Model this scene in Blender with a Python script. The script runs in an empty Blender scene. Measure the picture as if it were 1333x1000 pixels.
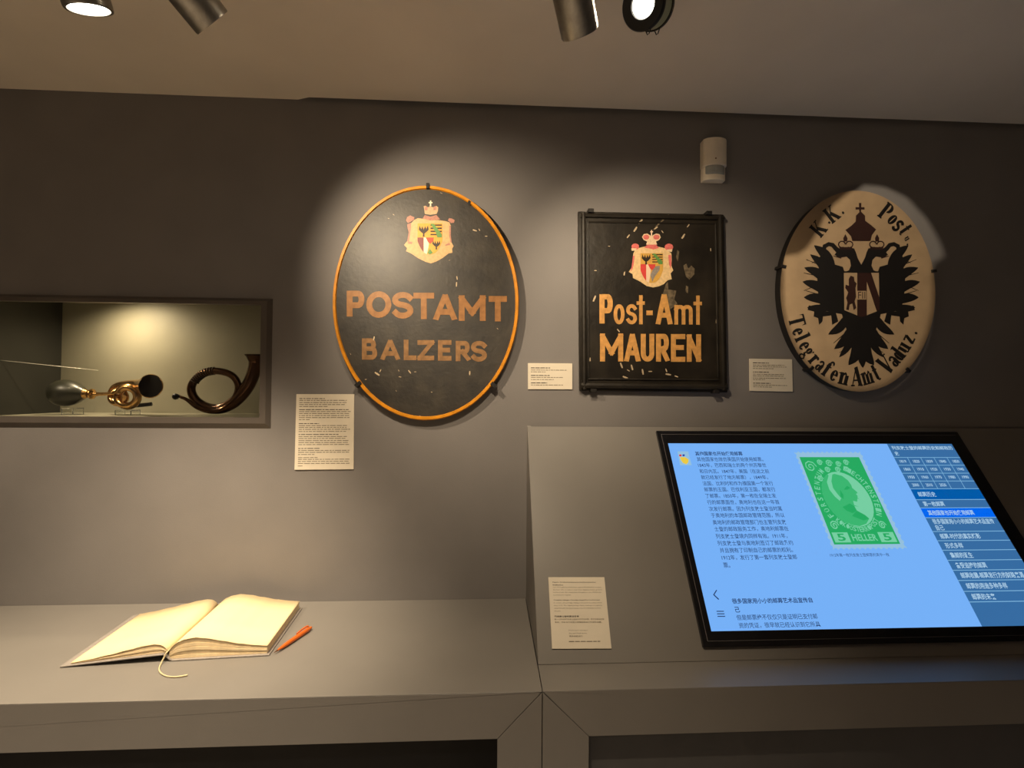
import bpy, bmesh, math, random
from mathutils import Vector, Matrix
from mathutils.geometry import tessellate_polygon
random.seed(7)
V = Vector
scene = bpy.context.scene
COL = scene.collection
sin, cos, pi, rad = math.sin, math.cos, math.pi, math.radians

# ------------------------------------------------------------------ camera
FPX = 619.1
YAW, PITCH, ROLL = rad(2.85), rad(1.01), rad(0.43)
CAM = V((0.0, -1.5, 1.55))
_f = V((sin(YAW) * cos(PITCH), cos(YAW) * cos(PITCH), sin(PITCH)))
_r = V((cos(YAW), -sin(YAW), 0))
_u = _r.cross(_f)
CR = cos(ROLL) * _r + sin(ROLL) * _u
CU = -sin(ROLL) * _r + cos(ROLL) * _u
CF = _f
camd = bpy.data.cameras.new('camera')
camd.sensor_width = 36.0
camd.lens = FPX * 36.0 / 1333.0
camd.clip_start = 0.02
cam = bpy.data.objects.new('camera', camd)
COL.objects.link(cam)
M3 = Matrix((CR, CU, -CF)).transposed()
cam.matrix_world = Matrix.Translation(CAM) @ M3.to_4x4()
scene.camera = cam

# ------------------------------------------------------------------ world, exposure
w = bpy.data.worlds.new('world')
scene.world = w
w.use_nodes = True
w.node_tree.nodes['Background'].inputs[0].default_value = (0.9, 0.8, 0.7, 1)
w.node_tree.nodes['Background'].inputs[1].default_value = 0.004
vs = scene.view_settings
vs.view_transform = 'Standard'
vs.look = 'None'
vs.gamma = 1.0
vs.exposure = 0.0
vs.use_curve_mapping = False

# ------------------------------------------------------------------ pixel -> plane
def ray(px, py):
    return CF + CR * ((px - 666.5) / FPX) - CU * ((py - 500.0) / FPX)
def hit(px, py, p0, n):
    v = ray(px, py)
    return CAM + v * ((p0 - CAM).dot(n) / v.dot(n))
def W(px, py, y=0.0):                      # point on a plane parallel to the back wall
    return hit(px, py, V((0, y, 0)), V((0, 1, 0)))
def H(px, py, z):                          # point on a horizontal plane
    return hit(px, py, V((0, 0, z)), V((0, 0, 1)))
def wallplane(y):
    return lambda px, py, k=0.0: W(px, py, y - k)

Z_BENCH = 0.904
Y_FRONT = -0.465
Y_LEDGE = -0.366
Z_CEIL = 2.458
Z_PTOP = 1.458
PAN0 = V((0, Y_LEDGE, Z_BENCH))
PDIR = V((0, -Y_LEDGE, Z_PTOP - Z_BENCH)).normalized()      # up the slope
PN = V((0, -PDIR.z, PDIR.y))                                # outward normal
def panplane(off):
    return lambda px, py, k=0.0: hit(px, py, PAN0 + PN * (off + k), PN)

# ------------------------------------------------------------------ materials
MATS = {}
def lin(c):
    c = c / 255.0
    return c / 12.92 if c <= 0.04045 else ((c + 0.055) / 1.055) ** 2.4
def rgb(r, g, b):
    return (lin(r), lin(g), lin(b), 1.0)
def mat(name, col, rough=0.6, metal=0.0, noise=0.0, scale=8.0, bump=0.0, bscale=200.0, emit=0.0, coat=0.0, trans=0.0, ior=1.45, col2=None, spec=0.5, stretch=None, coatr=None):
    if name in MATS:
        return MATS[name]
    m = bpy.data.materials.new(name)
    m.use_nodes = True
    nt = m.node_tree
    b = nt.nodes['Principled BSDF']
    b.inputs['Base Color'].default_value = col
    b.inputs['Roughness'].default_value = rough
    b.inputs['Metallic'].default_value = metal
    b.inputs['IOR'].default_value = ior
    b.inputs['Specular IOR Level'].default_value = spec
    b.inputs['Coat Weight'].default_value = coat
    b.inputs['Coat Roughness'].default_value = coatr if coatr else 0.05
    b.inputs['Transmission Weight'].default_value = trans
    if emit > 0:
        b.inputs['Emission Color'].default_value = col
        b.inputs['Emission Strength'].default_value = emit
    tc = nt.nodes.new('ShaderNodeTexCoord')
    mp = nt.nodes.new('ShaderNodeMapping')
    nt.links.new(tc.outputs['Object'], mp.inputs['Vector'])
    if stretch:
        mp.inputs['Scale'].default_value = stretch
    if noise > 0 or col2:
        n = nt.nodes.new('ShaderNodeTexNoise')
        n.inputs['Scale'].default_value = scale
        n.inputs['Detail'].default_value = 6
        nt.links.new(mp.outputs[0], n.inputs['Vector'])
        mx = nt.nodes.new('ShaderNodeMix')
        mx.data_type = 'RGBA'
        c2 = col2 if col2 else tuple(max(0, x * (1 - noise)) for x in col[:3]) + (1,)
        c1 = col if col2 else tuple(x * (1 + noise * 0.5) for x in col[:3]) + (1,)
        rp = nt.nodes.new('ShaderNodeMapRange')
        rp.inputs['From Min'].default_value = 0.35
        rp.inputs['From Max'].default_value = 0.68
        nt.links.new(n.outputs['Fac'], rp.inputs['Value'])
        nt.links.new(rp.outputs['Result'], mx.inputs['Factor'])
        mx.inputs['A'].default_value = c1
        mx.inputs['B'].default_value = c2
        nt.links.new(mx.outputs['Result'], b.inputs['Base Color'])
        if emit > 0:
            nt.links.new(mx.outputs['Result'], b.inputs['Emission Color'])
    if bump > 0:
        n2 = nt.nodes.new('ShaderNodeTexNoise')
        n2.inputs['Scale'].default_value = bscale
        n2.inputs['Detail'].default_value = 3
        nt.links.new(mp.outputs[0], n2.inputs['Vector'])
        bp = nt.nodes.new('ShaderNodeBump')
        bp.inputs['Strength'].default_value = bump
        bp.inputs['Distance'].default_value = 0.002
        nt.links.new(n2.outputs['Fac'], bp.inputs['Height'])
        nt.links.new(bp.outputs['Normal'], b.inputs['Normal'])
    MATS[name] = m
    return m
def glow(name, col, s):
    """self-luminous display pixels / lamp lenses"""
    if name in MATS:
        return MATS[name]
    m = mat(name, (0.0, 0.0, 0.0, 1), rough=0.25)
    b = m.node_tree.nodes['Principled BSDF']
    b.inputs['Emission Color'].default_value = col
    b.inputs['Emission Strength'].default_value = s
    return m

M_WALL = mat('wall_paint', (0.203, 0.190, 0.186, 1), rough=0.62, noise=0.06, scale=5, bump=0.12, bscale=260)
M_CEIL = mat('ceiling_paint', (0.74, 0.67, 0.57, 1), rough=0.8, noise=0.05, scale=4, bump=0.08, bscale=300)
M_FURN = mat('furniture_lacquer', (0.205, 0.192, 0.178, 1), rough=0.42, noise=0.04, scale=6, bump=0.05, bscale=400)
M_FLOOR = mat('floor_dark', (0.34, 0.29, 0.23, 1), rough=0.5, noise=0.2, scale=3)
M_BLACK = mat('matt_black', (0.008, 0.008, 0.009, 1), rough=0.7, noise=0.2)
M_DGREY = mat('dark_grey_panel', (0.085, 0.083, 0.085, 1), rough=0.6, noise=0.08, scale=12)
M_CASE = mat('case_interior', (0.26, 0.245, 0.185, 1), rough=0.55, noise=0.05, scale=9)
M_CARD = mat('card_cream', (0.74, 0.67, 0.55, 1), rough=0.7, noise=0.03, scale=20)
M_INK = mat('print_ink', (0.05, 0.04, 0.035, 1), rough=0.8, noise=0.1)
M_INKL = mat('print_ink_fine', (0.21, 0.175, 0.13, 1), rough=0.8, noise=0.1)

# ------------------------------------------------------------------ mesh helpers
ORG = {}
def link_obj(o, parent=None, loc=V((0, 0, 0))):
    COL.objects.link(o)
    po = ORG.get(parent.name, V((0, 0, 0))) if parent else V((0, 0, 0))
    o.location = V(loc) - po
    if parent:
        o.parent = parent
    ORG[o.name] = V(loc)
    return o
def tag(o, label=None, cat=None, group=None, kind=None):
    if label: o['label'] = label
    if cat: o['category'] = cat
    if group: o['group'] = group
    if kind: o['kind'] = kind
    return o
def thing(name, loc, label, cat, group=None):
    o = bpy.data.objects.new(name, None)
    o.empty_display_size = 0.05
    link_obj(o, None, V(loc))
    return tag(o, label, cat, group)
def mk(name, verts, faces, m, parent=None, smooth=False, bevel=0.0, recalc=True, segs=2):
    verts = [V(v) for v in verts]
    lo = V([min(v[i] for v in verts) for i in range(3)])
    hi = V([max(v[i] for v in verts) for i in range(3)])
    c = (lo + hi) / 2
    me = bpy.data.meshes.new(name)
    me.from_pydata([tuple(v - c) for v in verts], [], faces)
    me.validate()
    if recalc or bevel:
        bm = bmesh.new()
        bm.from_mesh(me)
        if recalc:
            bmesh.ops.recalc_face_normals(bm, faces=bm.faces)
        if bevel:
            es = [e for e in bm.edges if len(e.link_faces) == 2 and e.calc_face_angle(0) > 0.5]
            bmesh.ops.bevel(bm, geom=es, offset=bevel, segments=segs, affect='EDGES', profile=0.5)
        bm.to_mesh(me)
        bm.free()
    if smooth:
        for p in me.polygons:
            p.use_smooth = True
    me.materials.append(m)
    return link_obj(bpy.data.objects.new(name, me), parent, c)
def box(name, lo, hi, m, parent=None, bevel=0.0, segs=2):
    x0, y0, z0 = lo; x1, y1, z1 = hi
    v = [(x0, y0, z0), (x1, y0, z0), (x1, y1, z0), (x0, y1, z0), (x0, y0, z1), (x1, y0, z1), (x1, y1, z1), (x0, y1, z1)]
    f = [(0, 3, 2, 1), (4, 5, 6, 7), (0, 1, 5, 4), (1, 2, 6, 5), (2, 3, 7, 6), (3, 0, 4, 7)]
    return mk(name, v, f, m, parent, bevel=bevel, segs=segs)
def prism(name, pts, off, m, parent=None, bevel=0.0, smooth=False, segs=2):
    """closed polygon pts (3D, planar) extruded by vector off"""
    n = len(pts)
    pts = [V(p) for p in pts]
    v = pts + [p + V(off) for p in pts]
    f = [tuple(range(n)), tuple(range(2 * n - 1, n - 1, -1))]
    f += [(i, (i + 1) % n, n + (i + 1) % n, n + i) for i in range(n)]
    return mk(name, v, f, m, parent, bevel=bevel, smooth=smooth, segs=segs)
def frames(path):
    n = len(path)
    T = []
    for i in range(n):
        t = (path[min(i + 1, n - 1)] - path[max(i - 1, 0)])
        T.append(t.normalized())
    a = V((0, 0, 1)) if abs(T[0].z) < 0.9 else V((0, 1, 0))
    N = [(a - T[0] * a.dot(T[0])).normalized()]
    for i in range(1, n):
        q = N[-1] - T[i] * N[-1].dot(T[i])
        N.append(q.normalized())
    return T, N
def smoothpath(pts, rs, k=8):
    out, ro = [], []
    n = len(pts)
    for i in range(n - 1):
        p0, p1, p2, p3 = pts[max(i - 1, 0)], pts[i], pts[i + 1], pts[min(i + 2, n - 1)]
        for j in range(k):
            t = j / k
            out.append(0.5 * ((2 * p1) + (p2 - p0) * t + (2 * p0 - 5 * p1 + 4 * p2 - p3) * t * t + (3 * p1 - p0 - 3 * p2 + p3) * t ** 3))
            ro.append(rs[i] * (1 - t) + rs[i + 1] * t)
    out.append(pts[-1]); ro.append(rs[-1])
    return out, ro
def tube(name, pts, rs, m, parent=None, seg=14, k=8, caps=True, flat=1.0):
    pts = [V(p) for p in pts]
    if not isinstance(rs, (list, tuple)):
        rs = [rs] * len(pts)
    if k > 1:
        pts, rs = smoothpath(pts, rs, k)
    T, N = frames(pts)
    v, f = [], []
    for p, r, t, nn in zip(pts, rs, T, N):
        b = t.cross(nn)
        for j in range(seg):
            a = 2 * pi * j / seg
            v.append(p + nn * (cos(a) * r * flat) + b * (sin(a) * r))
    for i in range(len(pts) - 1):
        for j in range(seg):
            f.append((i * seg + j, i * seg + (j + 1) % seg, (i + 1) * seg + (j + 1) % seg, (i + 1) * seg + j))
    if caps:
        f.append(tuple(range(seg))); f.append(tuple(range(len(v) - seg, len(v))))
    return mk(name, v, f, m, parent, smooth=True)
def lathe(name, prof, o, axis, m, parent=None, seg=32, smooth=True, caps=True):
    """prof: list of (radius, height along axis)"""
    o = V(o); ax = V(axis).normalized()
    a = V((0, 0, 1)) if abs(ax.z) < 0.9 else V((1, 0, 0))
    n1 = (a - ax * a.dot(ax)).normalized(); n2 = ax.cross(n1)
    v, f = [], []
    for r, h in prof:
        for j in range(seg):
            t = 2 * pi * j / seg
            v.append(o + ax * h + n1 * (cos(t) * r) + n2 * (sin(t) * r))
    for i in range(len(prof) - 1):
        for j in range(seg):
            f.append((i * seg + j, i * seg + (j + 1) % seg, (i + 1) * seg + (j + 1) % seg, (i + 1) * seg + j))
    if caps:
        f.append(tuple(range(seg))); f.append(tuple(range(len(v) - seg, len(v))))
    o2 = mk(name, v, f, m, parent, smooth=False)
    if smooth:
        for p in o2.data.polygons:
            p.use_smooth = len(p.vertices) == 4
        # keep crisp profile corners
        bm = bmesh.new(); bm.from_mesh(o2.data)
        for e in bm.edges:
            if len(e.link_faces) == 2 and e.calc_face_angle(0) > 0.6:
                e.smooth = False
        bm.to_mesh(o2.data); bm.free()
    return o2
def flat(name, polys, plane, m, parent=None, k=0.0004):
    """flat painted / printed shapes: polygons in photo pixels laid on a plane of the scene"""
    v, f = [], []
    for i_, poly in enumerate(polys):
        pts = [plane(x, y, k + 8e-6 * (i_ % 30)) for x, y in poly]
        b = len(v)
        v += pts
        for tri in tessellate_polygon([[p - pts[0] for p in pts]]):
            f.append(tuple(b + i for i in tri))
    o = mk(name, v, f, m, parent, recalc=False)
    # face the viewer's side of the plane
    me = o.data
    n = (plane(700, 400, 0.01) - plane(700, 400, 0.0))
    bm = bmesh.new(); bm.from_mesh(me)
    fl = [fc for fc in bm.faces if fc.normal.dot(n) < 0]
    bmesh.ops.reverse_faces(bm, faces=fl)
    bm.to_mesh(me); bm.free()
    return o
def ribbon(pts, w, cap=True, closed=False, clampy=None):
    """stroke polyline (2D) of width w -> list of quads"""
    P = [V((x, y)) for x, y in pts]
    n = len(P)
    if isinstance(w, (int, float)):
        w = [w] * n
    if cap and not closed and n > 1:
        d = (P[0] - P[1]).normalized(); P[0] = P[0] + d * w[0] / 2
        d = (P[-1] - P[-2]).normalized(); P[-1] = P[-1] + d * w[-1] / 2
    L, R = [], []
    for i in range(n):
        if closed:
            a, b = P[i - 1], P[(i + 1) % n]
            d1 = (P[i] - a).normalized(); d2 = (b - P[i]).normalized()
        else:
            d1 = (P[i] - P[i - 1]).normalized() if i > 0 else (P[1] - P[0]).normalized()
            d2 = (P[i + 1] - P[i]).normalized() if i < n - 1 else d1
        n1 = V((-d1.y, d1.x)); n2 = V((-d2.y, d2.x))
        mm = n1 + n2
        mm = mm.normalized() if mm.length > 1e-6 else n1
        s = min(1.6, 1.0 / max(0.3, mm.dot(n1)))
        L.append(P[i] + mm * (w[i] / 2 * s)); R.append(P[i] - mm * (w[i] / 2 * s))
    out = []
    for i in range(n if closed else n - 1):
        j = (i + 1) % n
        q = [L[i], L[j], R[j], R[i]]
        if clampy:
            q = [V((p.x, min(max(p.y, clampy[0]), clampy[1]))) for p in q]
        out.append([(p.x, p.y) for p in q])
    return out
def arc(cx, cy, rx, ry, a0, a1, n=14):
    return [(cx + rx * cos(rad(a0 + (a1 - a0) * i / n)), cy + ry * sin(rad(a0 + (a1 - a0) * i / n))) for i in range(n + 1)]
def ell(cx, cy, rx, ry, n=20):
    return [(cx + rx * cos(2 * pi * i / n), cy + ry * sin(2 * pi * i / n)) for i in range(n)]
# ------------------------------------------------------------------ text through the built-in font
def text_polys(s, bold=0.0, res=3):
    """(verts2d normalised to its own bounding box, faces)"""
    cu = bpy.data.curves.new('txt', 'FONT')
    cu.body = s
    cu.resolution_u = res
    cu.offset = bold
    ob = bpy.data.objects.new('txt', cu)
    COL.objects.link(ob)
    dg = bpy.context.evaluated_depsgraph_get()
    me = ob.evaluated_get(dg).to_mesh()
    vs_ = [(v.co.x, v.co.y) for v in me.vertices]
    fs_ = [tuple(p.vertices) for p in me.polygons]
    ob.evaluated_get(dg).to_mesh_clear()
    bpy.data.objects.remove(ob)
    bpy.data.curves.remove(cu)
    return vs_, fs_
def text_on(name, s, o, eu, ev, m, parent, bold=0.0, res=2, yr=None):
    """text stretched into the rectangle o + a*eu + b*ev"""
    vs_, fs_ = text_polys(s, bold, res)
    if not vs_:
        return None
    x0 = min(v[0] for v in vs_); x1 = max(v[0] for v in vs_)
    y0 = min(v[1] for v in vs_); y1 = max(v[1] for v in vs_)
    if yr: y0, y1 = yr
    pts = [o + eu * ((x - x0) / (x1 - x0)) + ev * ((y - y0) / (y1 - y0)) for x, y in vs_]
    ob = mk(name, pts, fs_, m, parent, recalc=False)
    n = eu.cross(ev)
    bm = bmesh.new(); bm.from_mesh(ob.data)
    bmesh.ops.reverse_faces(bm, faces=[fc for fc in bm.faces if fc.normal.dot(n) < 0])
    bm.to_mesh(ob.data); bm.free()
    return ob

WARM = (1.0, 0.80, 0.55)
def spot(name, loc, target, watts, angle, blend=0.5, col=WARM, size=0.02, parent=None):
    d = bpy.data.lights.new(name, 'SPOT')
    d.energy = watts; d.color = col; d.spot_size = rad(angle); d.spot_blend = blend; d.shadow_soft_size = size
    o = bpy.data.objects.new(name, d)
    link_obj(o, parent, V(loc))
    q = (V(target) - V(loc)).to_track_quat('-Z', 'Y')
    o.rotation_euler = q.to_euler()
    return o

# ================================================================== room shell
XL, XR, YB = -2.7, 2.9, -3.8
niche = dict(l=W(-16, 470).x, r=W(341, 470).x, t=W(341, 397.6).z, b=W(341, 543.5).z, d=0.25)
# the opening of the showcase, in the plane of the wall
nl, nr, nt_, nb = niche['l'], niche['r'], niche['t'], niche['b']
FWD = 0.018                                             # flat face of the showcase frame
fl, fr, ft, fb = nl - FWD, nr + FWD, nt_ + FWD * 0.6, nb - FWD
TOPZ = Z_CEIL + 0.16
v = [(XL, 0, 0), (XR, 0, 0), (XR, 0, TOPZ), (XL, 0, TOPZ), (fl, 0, fb), (fr, 0, fb), (fr, 0, ft), (fl, 0, ft)]
f = [(0, 1, 5, 4), (1, 2, 6, 5), (2, 3, 7, 6), (3, 0, 4, 7)]
tag(mk('wall_back', v, f, M_WALL), kind='structure')
tag(box('floor', (XL, YB, -0.1), (XR, 0.0, 0.0), M_FLOOR), kind='structure')
tag(box('wall_left', (XL - 0.1, YB, 0), (XL, 0.0, TOPZ), M_WALL), kind='structure')
tag(box('wall_right', (XR, YB, 0), (XR + 0.1, 0.0, TOPZ), M_WALL), kind='structure')
tag(box('wall_front', (XL, YB - 0.1, 0), (XR, YB, TOPZ), M_WALL), kind='structure')
GAP = 0.0155
xa, xb = H(391, 134, Z_CEIL).x, H(405, 131, Z_CEIL).x
cp = [(XL, YB), (XR, YB), (XR, -GAP), (xb, -GAP), (xa, -0.001), (XL, -0.001)]
tag(prism('ceiling', [(x, y, Z_CEIL) for x, y in cp], (0, 0, 0.08), M_CEIL), kind='structure')
tag(box('gap_cap_1', (XL, -0.12, Z_CEIL + 0.12), (XR, -0.0005, TOPZ - 0.001), M_BLACK), kind='structure')  # unseen black cap added above the ceiling gap to keep it dark

# ================================================================== writing desk (left) and console (right)
XJ = 0.5 * (W(708, 905, Y_FRONT).x + H(683, 779, Z_BENCH).x)
G = 0.0009
zab = W(400, 969.5, Y_FRONT).z                         # lower edge of the apron, desk
zab2 = W(900, 955.0, Y_FRONT).z
xleg = W(647.5, 980, Y_FRONT).x
xleg2 = W(766.5, 980, Y_FRONT).x
DL = -2.3
T_FR = 0.022
desk = thing('writing_desk', ((DL + XJ) / 2, -0.23, 0), 'long grey lacquered desk carrying the open book, mitred at its right leg', 'desk')
xr_ = XJ - G
box('desktop', (DL, Y_FRONT + 0.0, Z_BENCH - 0.0012), (xr_, -0.001, Z_BENCH), M_FURN, desk, bevel=0.0004, segs=1)
prism('apron', [(DL, Y_FRONT, Z_BENCH - 0.00125), (xr_ - 0.001, Y_FRONT, Z_BENCH - 0.00125), (xr_ - 0.001 - 0.0002, Y_FRONT, Z_BENCH - 0.0017), (xleg - G, Y_FRONT, zab), (DL, Y_FRONT, zab)], (0, T_FR, 0), M_FURN, desk, bevel=0.0007, segs=1)
prism('leg', [(xr_, Y_FRONT, Z_BENCH - 0.0030), (xr_, Y_FRONT, 0), (xleg, Y_FRONT, 0), (xleg, Y_FRONT, zab - 0.001)], (0, T_FR, 0), M_FURN, desk, bevel=0.0007, segs=1)
box('side_panel', (xr_ - 0.02, Y_FRONT + T_FR, 0), (xr_, -0.002, Z_BENCH - 0.00125), M_FURN, desk)
box('leg', (DL, Y_FRONT, 0), (DL + 0.1, Y_FRONT + T_FR, zab - 0.001), M_FURN, desk)
box('shade_backing', (DL, -0.10, 0), (xr_ - 0.02, -0.08, Z_BENCH - 0.021), M_BLACK, desk)  # black sheet put in to give the open knee space its shade

KR = 1.98
con = thing('media_console', ((XJ + KR) / 2, -0.2, 0), 'grey sloping console that holds the lit touchscreen', 'console')
xl_ = XJ + G
# solid wedge (sloping panel) on top of the base
A0 = V((xl_, Y_LEDGE, Z_BENCH)); A1 = V((xl_, -0.001, Z_BENCH)); A2 = V((xl_, -0.001, Z_PTOP))
prism('side_cheek', [A0 + V((0, 0.004, 0.001)), A1 + V((0, 0, 0.001)), A2 + V((0, 0, -0.012))], (0.012, 0, 0), M_FURN, con)
prism('side_cheek', [A0 + V((KR - xl_ - .012, 0.004, 0.001)), A1 + V((KR - xl_ - .012, 0, 0.001)), A2 + V((KR - xl_ - .012, 0, -0.012))], (0.012, 0, 0), M_FURN, con)
pb0 = V((xl_, Y_LEDGE, Z_BENCH + 0.001)); pt0 = V((xl_, -0.0105, Z_PTOP - 0.0145))
prism('sloping_panel', [pb0, pb0 + V((KR - xl_, 0, 0)), pt0 + V((KR - xl_, 0, 0)), pt0], PN * -0.010, M_FURN, con, bevel=0.0008, segs=1)
box('ledge', (xl_, Y_FRONT, Z_BENCH - 0.0012), (KR, -0.002, Z_BENCH), M_FURN, con, bevel=0.0004, segs=1)
prism('apron', [(KR, Y_FRONT, Z_BENCH - 0.00125), (xl_ + 0.001, Y_FRONT, Z_BENCH - 0.00125), (xl_ + 0.0012, Y_FRONT, Z_BENCH - 0.0017), (xleg2 + G * 0.5, Y_FRONT, zab2), (KR, Y_FRONT, zab2)], (0, T_FR, 0), M_FURN, con, bevel=0.0005, segs=1)
prism('leg', [(xl_, Y_FRONT, Z_BENCH - 0.0028), (xl_, Y_FRONT, 0), (xleg2, Y_FRONT, 0), (xleg2, Y_FRONT, zab2 - 0.0008)], (0, T_FR, 0), M_FURN, con, bevel=0.0005, segs=1)
box('leg', (KR - 0.1, Y_FRONT, 0), (KR, Y_FRONT + T_FR, zab2 - 0.001), M_FURN, con)
box('kick_panel', (xl_, Y_FRONT + T_FR + 0.004, 0), (KR, Y_FRONT + T_FR + 0.024, Z_BENCH - 0.021), M_DGREY, con)

# ================================================================== touchscreen
OFF = 0.010
PP = panplane(OFF)
def UV(p): return V((p.x, (p - PAN0).dot(PDIR)))
def FROM(u, v_, k=0.0): return V((u, 0, 0)) + V((0, PAN0.y, PAN0.z)) + PDIR * v_ + PN * (OFF + k)
oTL, oBL = UV(PP(856.3, 561.0)), UV(PP(914.0, 842.5))
oTR = UV(PP(1246.0, 562.4))
aTL, aBL, aTR = UV(PP(870.8, 577)), UV(PP(924.5, 822)), UV(PP(1239, 577.6))
OL, OT, OB, ORr = (oTL.x + oBL.x) / 2, oTL.y, oBL.y, oTR.x
AL, AT, AB, AR = (aTL.x + aBL.x) / 2, aTL.y, aBL.y, aTR.x
disp = thing('touchscreen_display', V(((OL + ORr) / 2, PAN0.y, PAN0.z)) + PDIR * OB, 'large black-framed touchscreen glowing pale blue on the sloping console', 'screen')
M_BEZ = mat('bezel_gloss_black', (0.006, 0.006, 0.008, 1), rough=0.22, noise=0.1, scale=30)
def uvrect(l, b, r, t, k): return [FROM(l, b, k), FROM(r, b, k), FROM(r, t, k), FROM(l, t, k)]
o4 = uvrect(OL, OB, ORr, OT, 0); i4 = uvrect(AL, AB, AR, AT, 0); bk4 = uvrect(OL, OB, ORr, OT, -OFF + 0.0004)
v = o4 + i4 + bk4
f = [(i, (i + 1) % 4, 4 + (i + 1) % 4, 4 + i) for i in range(4)] + [(i, (i + 1) % 4, 8 + (i + 1) % 4, 8 + i) for i in range(4)] + [(8, 9, 10, 11)]
mk('bezel', v, f, M_BEZ, disp)
M_RIML = mat('bezel_rim_highlight', (0.16, 0.15, 0.15, 1), rough=0.3, noise=0.05)  # edge line of the frame, its highlight put into the grey
e = 0.012
rim = []
for (l, b, r, t) in ((OL + e, OB + e, OL + e + 0.0013, OT - e), (OL + e, OT - e - 0.0010, ORr - e, OT - e), (OL + e, OB + e, ORr - e, OB + e + 0.0008)):
    rim.append(uvrect(l, b, r, t, 0.0004))
vv = [p for q in rim for p in q]
mk('bezel_rim', vv, [tuple(range(i * 4, i * 4 + 4)) for i in range(3)], M_RIML, disp)
SCR = 0.95
C_BG = glow('screen_pale_blue', rgb(120, 180, 252), SCR)
C_SIDE = glow('screen_sidebar_blue', rgb(56, 110, 165), SCR)
C_HEAD = glow('screen_header_blue', rgb(0, 92, 172), SCR)
C_SEL = glow('screen_selected_blue', rgb(0, 105, 245), SCR)
C_LINE = glow('screen_line_pale', rgb(130, 185, 225), SCR)
C_WTXT = glow('screen_text_white', rgb(180, 215, 240), SCR)
C_DTXT = glow('screen_text_navy', rgb(38, 62, 110), SCR * 0.9)
C_STMP = glow('stamp_green', rgb(38, 172, 98), SCR)
C_STML = glow('stamp_light_green', rgb(120, 210, 165), SCR)
C_STMP2 = glow('stamp_mid_green', rgb(60, 185, 115), SCR)
C_PAPER = glow('stamp_paper', rgb(150, 195, 225), SCR)
C_RED = glow('icon_red', rgb(225, 50, 50), SCR)
C_NAVY = glow('icon_blue', rgb(25, 60, 170), SCR)
C_YEL = glow('icon_yellow', rgb(240, 205, 70), SCR)
screen = mk('screen', uvrect(AL, AB, AR, AT, -0.0015), [(0, 1, 2, 3)], C_BG, disp)
def sp(x, y): return UV(PP(x, y))
def suv(name, polys, m, k=0.0004, parent=screen):
    """flat shapes of the screen image, polygons in screen metres"""
    v, f = [], []
    for i_, poly in enumerate(polys):
        pts = [FROM(x, y, k - 0.0015 + 4e-6 * (i_ % 30)) for x, y in poly]
        b = len(v); v += pts
        for tri in tessellate_polygon([[V((x, y, 0)) for x, y in poly]]):
            f.append(tuple(b + i for i in tri))
    o = mk(name, v, f, m, parent, recalc=False)
    bm = bmesh.new(); bm.from_mesh(o.data)
    bmesh.ops.reverse_faces(bm, faces=[fc for fc in bm.faces if fc.normal.dot(PN) < 0])
    bm.to_mesh(o.data); bm.free()
    return o
def stext(name, s, x0, x1, yc, hpx, m, bold=0.0, k=0.0008):
    a, b = sp(x0, yc), sp(x1, yc)
    t, bt = sp(x0, yc - hpx / 2), sp(x0, yc + hpx / 2)
    o = FROM(a.x, bt.y, k - 0.0015)
    return text_on(name, s, o, V((b.x - a.x, 0, 0)), PDIR * (t.y - bt.y), m, screen, bold)
C1 = lambda x, y: (860 + x / 6.665, 560 + y / 6.664)
C2 = lambda x, y: (890 + x / 6.665, 690 + y / 6.667)
lines = [('其他国家也开始使用邮票', 300, 710, 203, 1), ('其他国家也效仿英国开始使用邮票。', 315, 890, 252, 0),
         ('1843年，巴西和瑞士的两个州苏黎世', 325, 915, 304, 0), ('和日内瓦。1847年，美国（在这之前', 338, 940, 357, 0),
         ('就已经发行了地方邮票），1849年，', 352, 930, 409, 0), ('法国、比利时和作为德国第一个发行', 365, 975, 462, 0),
         ('邮票的王国、巴伐利亚王国，都发行', 380, 995, 515, 0), ('了邮票。1850年，第一枚在全瑞士发', 390, 1002, 570, 0),
         ('行的邮票面世，奥地利也在这一年首', 405, 1030, 626, 0), ('次发行邮票。因为列支敦士登当时属', 420, 1052, 683, 0),
         ('于奥地利的本国邮政管辖范围，所以', 438, 1075, 740, 0), ('奥地利的邮政管理部门也主管列支敦', 452, 1090, 800, 0),
         ('士登的邮政服务工作，奥地利邮票在', 467, 1110, 858, 0)]
for s, a, b, y, bo in lines:
    (xa_, ya_), (xb_, _) = C1(a, y), C1(b, y)
    stext('text_line', s, xa_, xb_, ya_, 5.6 + (y - 200) * 0.0012, C_DTXT, 0.018 if bo else 0.004)
lines2 = [('列支敦士登境内同样有效。1911年，', 280, 900, 55, 0), ('列支敦士登与奥地利签订了邮政条约', 295, 950, 115, 0),
          ('并且拥有了印制自己的邮票的权利。', 315, 948, 177, 0), ('1912年，发行了第一套列支敦士登邮', 330, 985, 240, 0), ('票。', 345, 403, 306, 0),
          ('很多国家用小小的邮票艺术品宣传自', 420, 1120, 618, 1), ('己', 447, 487, 692, 1),
          ('但是邮票绝不仅仅只是证明已支付邮', 460, 1165, 760, 0), ('资的凭证，很早就已经认识到它所具', 480, 1190, 830, 0)]
for s, a, b, y, bo in lines2:
    (xa_, ya_), (xb_, _) = C2(a, y), C2(b, y)
    stext('text_line', s, xa_, xb_, ya_, 6.4 + y * 0.0012, C_DTXT, 0.018 if bo else 0.004)
stext('caption', '1912年第一枚列支敦士登邮票的其中一枚', 1080.5, 1158, 722.8, 4.6, C_DTXT, 0.0)
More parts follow.
